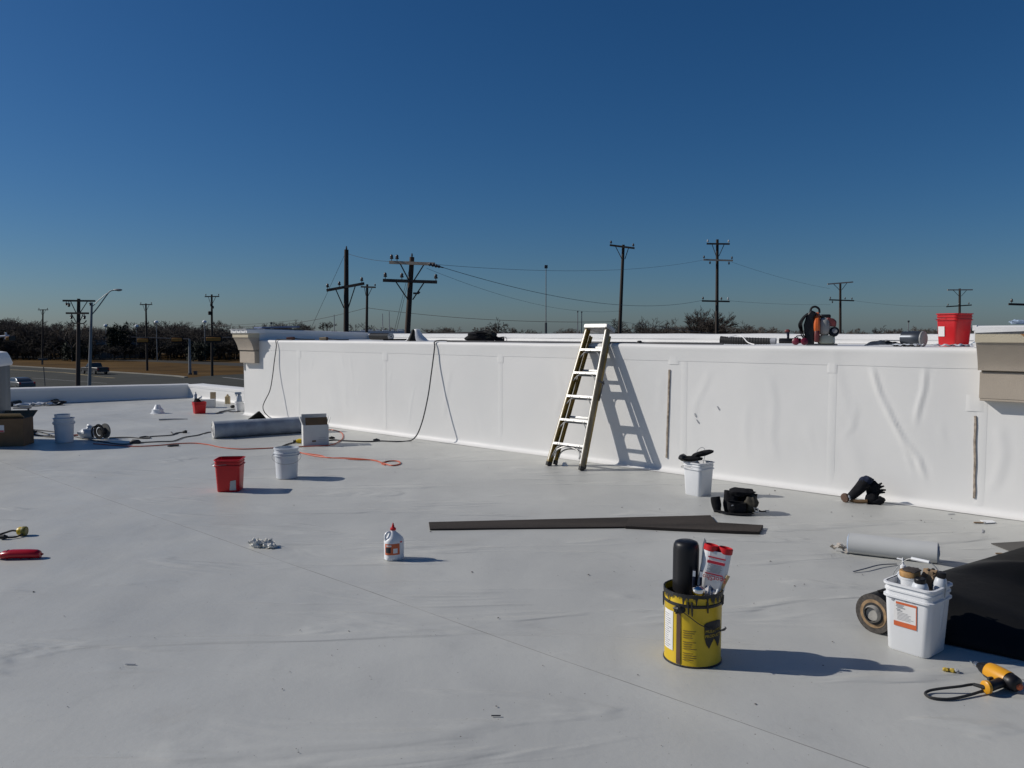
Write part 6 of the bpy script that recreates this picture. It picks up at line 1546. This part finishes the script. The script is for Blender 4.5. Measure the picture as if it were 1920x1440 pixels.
for z, w, b_ in ((0, 0.085, 0.0), (0.04, 0.062, 0.01), (0.09, 0.046, 0.02), (0.14, 0.036, 0.03), (0.18, 0.028, 0.034), (0.195, 0.012, 0.034)):
    rings.append([(b_ + w * math.cos(a), 0.03 * math.sin(a) + 0.02 * math.cos(a) ** 2, z) for a in [2 * math.pi * k / 14 for k in range(14)]])
g = MB(); g.loft(rings); obj('flap', g, M_EPDM, t, smooth=50)
p = up(903, 0.45)
t = thing('duffel_bag', 'black crumpled duffel bag lying on the upper roof edge', 'bag', p, facing(p))
g = MB(); g.blob((0, 0, 0.075), (0.23, 0.14, 0.092), 0.30, 2.0, 4, 28, flat=0.001); obj('body', g, M_BLACKC, t, smooth=40)
g = MB(); g.blob((0.08, -0.05, 0.10), (0.12, 0.08, 0.055), 0.4, 2.4, 8, 20); obj('fold', g, mat('olive black cloth', (0.03, 0.03, 0.024), 0.9, var=0.4, scale=15), t, smooth=30)
strap([(-0.1, -0.10, 0.14), (0.0, -0.13, 0.15), (0.1, -0.13, 0.11), (0.2, -0.1, 0.05)], 0.04, 0.006, M_BLACKC, 'strap')
g = MB(); g.tube(smoothpath([(0.20, -0.02, 0.04), (0.28, -0.04, 0.036), (0.34, -0.04, 0.038)], 5), [0.03, 0.032, 0.034, 0.036, 0.038, 0.04, 0.042, 0.043, 0.044, 0.044, 0.040], 14); obj('end_pocket', g, M_BLACKC, t)
g = MB(); g.lathe([(0.030, 0), (0.038, 0.004), (0.030, 0.010)], 16, Matrix.Translation((0.345, -0.075, 0.04)) @ Matrix.Rotation(R(90), 4, 'X'), cap=(False, False)); obj('ring', g, M_DARKMETAL, t)
for px, label, m_, dv in ((544, 'brown hand tool on the upper roof edge, nearest the cornice', mat('rust tool', (0.14, 0.05, 0.03), 0.6), 0.30), (606, 'tan handled roller on the upper roof edge, right of the brown tool', M_CARDL, 0.30)):
    p = up(px, dv); t = thing('hand_tool', label, 'tool', p, facing(p))
    g = MB(); g.tube([(-0.07, 0, 0.028), (0.05, 0, 0.032)], [0.026, 0.032], 12); obj('barrel', g, m_, t)
    g = MB(); g.tube([(0.05, 0, 0.032), (0.09, 0, 0.03)], [0.034, 0.028], 12); obj('collar', g, mat('dark brown end', (0.10, 0.045, 0.02), 0.6), t)
    g = MB(); g.tube(smoothpath([(0.09, 0, 0.03), (0.16, 0, 0.02), (0.30, 0.02, 0.012), (0.46, 0.04, 0.012)], 5), 0.009, 8); obj('handle', g, M_BLACKR, t)
uA, uB = wall_uz(820, 641)[0], wall_uz(1338, 645)[0]
cord('long dark cord lying along the upper roof edge behind the ladder', [W(uA + (uB - uA) * k / 14, VW + 0.20 + 0.03 * math.sin(k * 1.9), ZU + 0.010) for k in range(15)], 0.011, M_BCORD)
p = up(1199, 0.18); t = thing('roof_stud', 'small black rubber stud on the edge right of the ladder top', 'stud', p); g = MB(); g.lathe([(0.03, 0), (0.032, 0.01), (0.028, 0.034), (0.018, 0.040)], 14); obj('stud', g, M_BLACKR, t)

# ---- backpack blower
M_BLORANGE = mat('blower orange', (0.60, 0.12, 0.022), 0.42, var=0.12)
M_BLGREY = mat('blower grey cover', (0.27, 0.27, 0.26), 0.5, var=0.12)
M_BLRED = mat('dark red cowl', (0.13, 0.025, 0.025), 0.5, var=0.3, scale=14)
M_TANK = mat('milky fuel tank', (0.46, 0.47, 0.36), 0.4, var=0.1)
p = up(1533, 0.75)
t = thing('backpack_blower', 'orange and grey backpack leaf blower standing on the upper roof', 'leaf blower', p, facing(p))
g = MB(); g.prism([(-0.14, 0.0), (-0.035, 0.0), (-0.03, 0.16), (-0.045, 0.30), (-0.02, 0.36), (-0.075, 0.385), (-0.12, 0.33), (-0.15, 0.22), (-0.135, 0.10)], -0.13, 0.13); obj('back_frame', g, M_BLACKP, t, smooth=40, bevel=0.015)
g = MB(); g.tube(smoothpath([(-0.085, 0.0, 0.34), (-0.075, 0, 0.405), (-0.035, 0, 0.425), (0.005, 0, 0.40), (0.012, 0, 0.355)], 6), 0.012, 10); obj('carry_handle', g, M_BLACKP, t)
g = MB(); g.lathe([(0.03, -0.034), (0.13, -0.032), (0.150, -0.014), (0.150, 0.014), (0.13, 0.032), (0.03, 0.034)], 32, Matrix.Translation((-0.012, 0, 0.205)) @ Matrix.Rotation(R(90), 4, 'Y') @ Matrix.Scale(1.05, 4, (1, 0, 0))); vo = obj('fan_housing', g, M_BLORANGE, t, smooth=40)
g = MB(); g.box((-0.01, -0.10, 0.10), (0.055, 0.09, 0.14)); obj('outlet', g, M_BLRED, vo, bevel=0.02)
rings = []
for x, w, h in ((0.02, 0.10, 0.085), (0.035, 0.115, 0.10), (0.075, 0.12, 0.105), (0.11, 0.11, 0.095), (0.125, 0.09, 0.075)):
    rings.append([(x, w * math.copysign(abs(math.cos(a)) ** 0.6, math.cos(a)), 0.205 + h * math.copysign(abs(math.sin(a)) ** 0.6, math.sin(a))) for a in [2 * math.pi * k / 24 for k in range(24)]])
g = MB(); g.loft(rings); obj('engine_cover', g, M_BLGREY, t, smooth=40)
g = MB(); g.box((0.075, 0, 0.315), (0.11, 0.15, 0.045)); obj('air_filter', g, M_BLACKP, t, bevel=0.015)
g = MB(); g.prism([(0.07, 0.22), (0.185, 0.20), (0.19, 0.26), (0.16, 0.29), (0.09, 0.305)], -0.10, 0.08); obj('cowl', g, M_BLRED, t, smooth=30, bevel=0.012)
for k in range(5):
    g = MB(); g.box((0.135, -0.02, 0.15 + 0.014 * k), (0.10, 0.13, 0.006)); obj('cooling_fin', g, M_DARKMETAL, t)
g = MB(); g.lathe([(0.026, -0.03), (0.050, -0.028), (0.054, 0.0), (0.050, 0.028), (0.026, 0.03)], 22, Matrix.Translation((0.165, -0.07, 0.145)) @ Matrix.Rotation(R(70), 4, 'X') @ Matrix.Rotation(R(12), 4, 'Y')); mf = obj('starter', g, M_BLACKP, t, smooth=40)
g = MB(); g.lathe([(0.001, 0.031), (0.028, 0.033)], 18, Matrix.Translation((0.165, -0.07, 0.145)) @ Matrix.Rotation(R(70), 4, 'X') @ Matrix.Rotation(R(12), 4, 'Y'), cap=(False, False)); obj('starter_cap', g, M_BLGREY, mf)
rings = []
for z, w, d in ((0.012, 0.080, 0.09), (0.022, 0.090, 0.10), (0.085, 0.088, 0.095), (0.108, 0.072, 0.085)):
    rings.append([(0.09 + w * math.copysign(abs(math.cos(a)) ** 0.6, math.cos(a)), -0.01 + d * math.copysign(abs(math.sin(a)) ** 0.6, math.sin(a)), z) for a in [2 * math.pi * k / 24 for k in range(24)]])
g = MB(); g.loft(rings); tk = obj('fuel_tank', g, M_TANK, t, smooth=40)
g = MB(); g.lathe([(0.022, 0.10), (0.024, 0.104), (0.022, 0.122)], 14, Matrix.Translation((0.06, -0.06, 0))); obj('fuel_cap', g, M_BLACKP, tk)
g = MB(); g.box((0.04, 0, 0.006), (0.33, 0.22, 0.012)); obj('base', g, M_BLACKP, t, bevel=0.004)
for pts in ([(-0.10, -0.10, 0.34), (-0.16, -0.13, 0.28), (-0.19, -0.13, 0.20), (-0.17, -0.13, 0.10), (-0.12, -0.12, 0.05)], [(-0.10, 0.06, 0.35), (-0.15, 0.02, 0.30), (-0.185, -0.02, 0.22), (-0.165, -0.04, 0.13), (-0.12, -0.03, 0.05)]):
    strap(pts, 0.045, 0.010, M_BLACKC, 'shoulder_strap')
# hose and tube laid out to the left
q = [up(px, dv) - p for px, dv in ((1500, 0.70), (1485, 0.62), (1470, 0.58), (1445, 0.55), (1420, 0.52), (1390, 0.48), (1365, 0.44), (1351, 0.42))]
Rm = Matrix.Rotation(-facing(p), 3, 'Z')
q = [Rm @ v for v in q]
pt = smoothpath([v + Vector((0, 0, 0.045)) for v in q], 8)
g = MB(); g.tube(pt[:20], 0.030, 12); tb = obj('blower_tube', g, M_BLACKP, t)
pt2 = smoothpath([v + Vector((0, 0, 0.040 + 0.012 * (k / 4) ** 2)) for k, v in enumerate(q[3:])], 22)
g = MB(); g.tube(pt2, [0.036 + 0.002 * math.sin(i * 1.6) + 0.010 * i / len(pt2) for i in range(len(pt2))], 14); obj('corrugated_hose', g, M_BLACKR, t, smooth=60)
g = MB(); g.tube([q[3] + Vector((0, 0, 0.042)), q[3] * 0.6 + q[2] * 0.4 + Vector((0, 0, 0.042))], 0.036, 14); obj('clamp', g, M_GREYINK, tb)
hp = q[2] * 0.5 + q[1] * 0.5
g = MB(); g.tube([hp + Vector((0, 0, 0.05)), hp + Vector((0.0, 0, 0.10)), hp + Vector((-0.004, 0, 0.14))], [0.014, 0.013, 0.018], 10); gr = obj('control_grip', g, M_BLUEC, tb)
g = MB(); g.blob(hp + Vector((-0.008, 0, 0.155)), (0.030, 0.02, 0.020), 0.3, 2, 2, 14); obj('trigger', g, M_BLRED, gr)
for f in (0.35, 0.7):
    g = MB(); v = q[0] * f + q[1] * (1 - f); g.box(tuple(v + Vector((0, 0, 0.08))), (0.014, 0.014, 0.014)); obj('lug', g, M_BLACKP, tb)
a = up(1372, 0.25); cord('thin pale cord lying over the blower hose', [up(1365, 0.30) + Vector((0, 0, 0.085)), up(1382, 0.34) + Vector((0, 0, 0.105)), up(1392, 0.30) + Vector((0, 0, 0.09)), up(1402, 0.20) + Vector((0, 0, 0.03)), up(1415, 0.12) + Vector((0, 0, 0.006))], 0.006, M_PAPER)
p = up(1500, 0.35)
t = thing('ear_muffs', 'dark red ear muffs lying in front of the backpack blower', 'ear muffs', p, facing(p))
for x in (-0.045, 0.045):
    g = MB(); g.lathe([(0.01, -0.022), (0.034, -0.020), (0.040, -0.006), (0.036, 0.010), (0.02, 0.018)], 18, Matrix.Translation((x, 0, 0.042)) @ Matrix.Rotation(R(80), 4, 'X') @ Matrix.Rotation(R(15 if x > 0 else -10), 4, 'Y')); cu = obj('cup', g, mat('ear cup red', (0.16, 0.012, 0.03), 0.4, var=0.3), t, smooth=40)
    g = MB(); g.lathe([(0.022, 0.0), (0.036, 0.004), (0.036, 0.018), (0.022, 0.02)], 18, Matrix.Translation((x, 0.008, 0.042)) @ Matrix.Rotation(R(-90), 4, 'X'), cap=(False, False)); obj('cushion', g, M_BLACKR, cu)
g = MB(); g.tube(smoothpath([(-0.045, 0.0, 0.075), (-0.03, 0.03, 0.10), (0.03, 0.03, 0.10), (0.045, 0, 0.075)], 5), 0.006, 8); obj('headband', g, M_BLACKP, t)

# ---- clutter round the upper red bucket
p = up(1712, 0.45)
t = thing('steel_can', 'dark steel can lying on its side before the upper red bucket', 'can', p, facing(p) + R(-28))
g = MB(); g.lathe([(0.060, -0.105), (0.072, -0.10), (0.074, 0.0), (0.074, 0.095), (0.070, 0.10)], 28, Matrix.Translation((0, 0, 0.075)) @ Matrix.Rotation(R(90), 4, 'Y')); obj('body', g, mat('dark blue grey can', (0.06, 0.07, 0.085), 0.35, 0.5, var=0.2), t, smooth=40)
g = MB(); g.lathe([(0.0755, 0.094), (0.077, 0.097), (0.077, 0.106), (0.070, 0.109), (0.001, 0.106)], 28, Matrix.Translation((0, 0, 0.075)) @ Matrix.Rotation(R(90), 4, 'Y'), cap=(False, False)); obj('lid', g, M_BLGREY, t)
p = up(1655, 0.40)
t = thing('dark_tarp', 'folded dark tarp lying left of the steel can', 'tarp', p, facing(p))
rows = [[(-0.17 + 0.40 * i / 22, -0.08 + 0.20 * j / 8, max(0.002, (0.055 * math.sin(math.pi * min(1, i / 20)) ** 0.6 + 0.02 * noise.noise(Vector((i * 0.4, j * 0.5, 1)))) * math.sin(math.pi * (0.08 + 0.84 * j / 8)))) for j in range(9)] for i in range(23)]
g = MB(); g.grid(rows); obj('tarp', g, mat('blue black tarp', (0.03, 0.037, 0.05), 0.5, var=0.4, scale=10), t, smooth=25)
g = MB(); g.add([(-0.02, -0.085, 0.055), (0.20, -0.02, 0.05), (0.24, 0.06, 0.05), (0.03, 0.04, 0.065)], [(0, 1, 2, 3)]); obj('fold', g, M_BLGREY, t, smooth=None)
for px, label, w, s in ((1690, 'white plastic wrap under the steel can', 0.16, 2), (1768, 'loose clear plastic wrap right of the upper red bucket', 0.20, 5)):
    p = up(px, 0.16); t = thing('plastic_wrap', label, 'plastic', p, RZU)
    rows = [[(-w / 2 + w * 1.6 * i / 22, -0.07 + 0.2 * j / 8, max(0.002, 0.018 + 0.022 * noise.noise(Vector((i * 0.33, j * 0.5, s))))) for j in range(9)] for i in range(23)]
    g = MB(); g.grid(rows); obj('wrap', g, M_GREYP, t, smooth=25)
p = up(1700, 0.12); t = thing('dark_debris', 'dark broken scraps in front of the steel can', 'scrap', p, RZU)
for k in range(6):
    g = MB(); g.blob((-0.10 + 0.04 * k, rng.uniform(-0.01, 0.01), 0.010), (0.025, 0.014, 0.010), 0.7, 3, k, 10, flat=0.001); obj('piece', g, mat('dark brown scrap', (0.05, 0.03, 0.025), 0.8) if k % 2 else M_BLACKR, t, smooth=20)
A, B = up(1806, 0.12), up(1836, 0.16)
t = thing('blue_strap', 'blue strap running up to the right beige cornice', 'strap', A)
d = B - A; strap([Vector((-0.10, 0.0, 0.008)), Vector((0, 0, 0.010)), d * 0.5 + Vector((0, 0, 0.03)), d + Vector((0, 0, 0.075))], 0.03, 0.004, mat('blue webbing', (0.08, 0.17, 0.30), 0.7, var=0.15), 'webbing')
g = MB(); g.tube([(-0.02, 0, 0.012), (-0.02, 0, 0.035)], 0.012, 8); obj('buckle', g, M_BLG, t)
p = W(-1.0, 8.75, ZT + 0.24)
p = D(1910, 611, 7.6); p.z = ZT + 0.222
t = thing('blue_rag', 'pale blue rag on top of the right white parapet end', 'rag', p)
g = MB(); g.blob((0, 0, 0.018), (0.09, 0.05, 0.022), 0.5, 3, 2, 16, flat=0.0); obj('rag', g, mat('pale blue cloth', (0.35, 0.45, 0.58), 0.8, var=0.2, scale=20), t, smooth=30)
p = D(478, 612, 16.5); p.z = ZT + 0.232
t = thing('blue_board', 'thin blue board lying on the left shaded parapet top', 'board', W(-14.3, 8.65, ZT + 0.226), R(90) - TH + R(0))
g = MB(); g.box((0.0, 0, 0.03), (0.85, 0.30, 0.03), Matrix.Rotation(R(-1.5), 4, 'Y')); obj('panel', g, mat('slate blue board', (0.10, 0.14, 0.25), 0.6, var=0.1), t, bevel=0.003)

# ================================================================== scraps on the deck
def scrap(label, px, py, pts, m, h=0.004, rz=0.0):
    p = G(px, py); g = MB(); g.slab(pts, 0.004, 0.004 + h, Matrix.Rotation(rz, 4, 'Z')); o = obj('scrap', g, m, smooth=None); o.location = p; return tag(o, label, 'scrap', 'scraps on the deck')
scrap('white membrane scrap near the base of the right wall', 1852, 980, [(-0.06, -0.05), (0.05, -0.03), (0.07, 0.05), (-0.03, 0.06)], M_WHITEP, 0.006)
scrap('tan sliver beside the white scrap by the right wall', 1838, 981, [(-0.06, -0.012), (0.04, -0.018), (0.05, 0.004), (-0.05, 0.014)], M_TANL, 0.006)
scrap('small dark sliver right of the white membrane roll', 1842, 997, [(-0.035, -0.05), (-0.025, -0.055), (0.04, 0.05), (0.03, 0.055)], M_GREYINK)
scrap('dark sliver near the black work glove', 1784, 965, [(-0.03, -0.006), (0.03, -0.004), (0.03, 0.006), (-0.03, 0.006)], M_GREYINK)
scrap('tan scrap beside the grey rubber offcut', 1873, 1039, [(-0.03, -0.012), (0.03, -0.008), (0.025, 0.012), (-0.02, 0.012)], M_TANL)
t = thing('cable_tie', 'dark thin strip lying in front of the white membrane roll', 'strip', G(1600, 1074))
A = G(1600, 1074); q = [G(px, py) - A for px, py in ((1600, 1074), (1622, 1071), (1650, 1064), (1681, 1060))]
strap([v + Vector((0, 0, 0.006 + 0.012 * math.sin(k * 1.0))) for k, v in enumerate(q)], 0.010, 0.004, mat('dark blue strip', (0.03, 0.045, 0.08), 0.6), 'strip')
scrap('thin grey sliver on the deck left of the long seam', 245, 1247, [(-0.025, -0.003), (0.025, -0.006), (0.026, 0.0), (-0.024, 0.004)], M_GREYINK, 0.003)
scrap('thin dark sliver in the lower middle of the deck', 930, 1344, [(-0.02, -0.003), (0.02, -0.003), (0.02, 0.003), (-0.02, 0.003)], M_INK, 0.003)
g = MB(); rs2 = random.Random(5)
for k in range(150):
    px, py = rs2.uniform(0, 1920), rs2.uniform(800, 1430)
    if rs2.random() < 0.35: px, py = rs2.uniform(1150, 1900), rs2.uniform(890, 1100)
    p = G(px, py); u_, v_ = uv(p)
    if v_ > VW - 0.2: continue
    a = rs2.uniform(0, 6.28); s_ = rs2.uniform(0.003, 0.010) * rs2.uniform(0.4, 1.1) * min(1, p.y / 5); e = rs2.uniform(0.3, 1.0)
    M = Matrix.Translation((p.x, p.y, 0.0045)) @ Matrix.Rotation(a, 4, 'Z')
    g.add([(-s_, -s_ * e, 0), (s_, -s_ * e * 0.6, 0), (s_ * 0.7, s_ * e, 0), (-s_ * 0.6, s_ * e * 0.8, 0), (0, 0, s_ * 0.6)], [(0, 1, 4), (1, 2, 4), (2, 3, 4), (3, 0, 4), (0, 3, 2, 1)], M)
o = obj('debris', g, mat('dark grit', (0.10, 0.09, 0.085), 0.9, var=0.6, scale=4), smooth=None); tag(o, 'dark specks of grit scattered over the white deck', None, None, 'stuff')
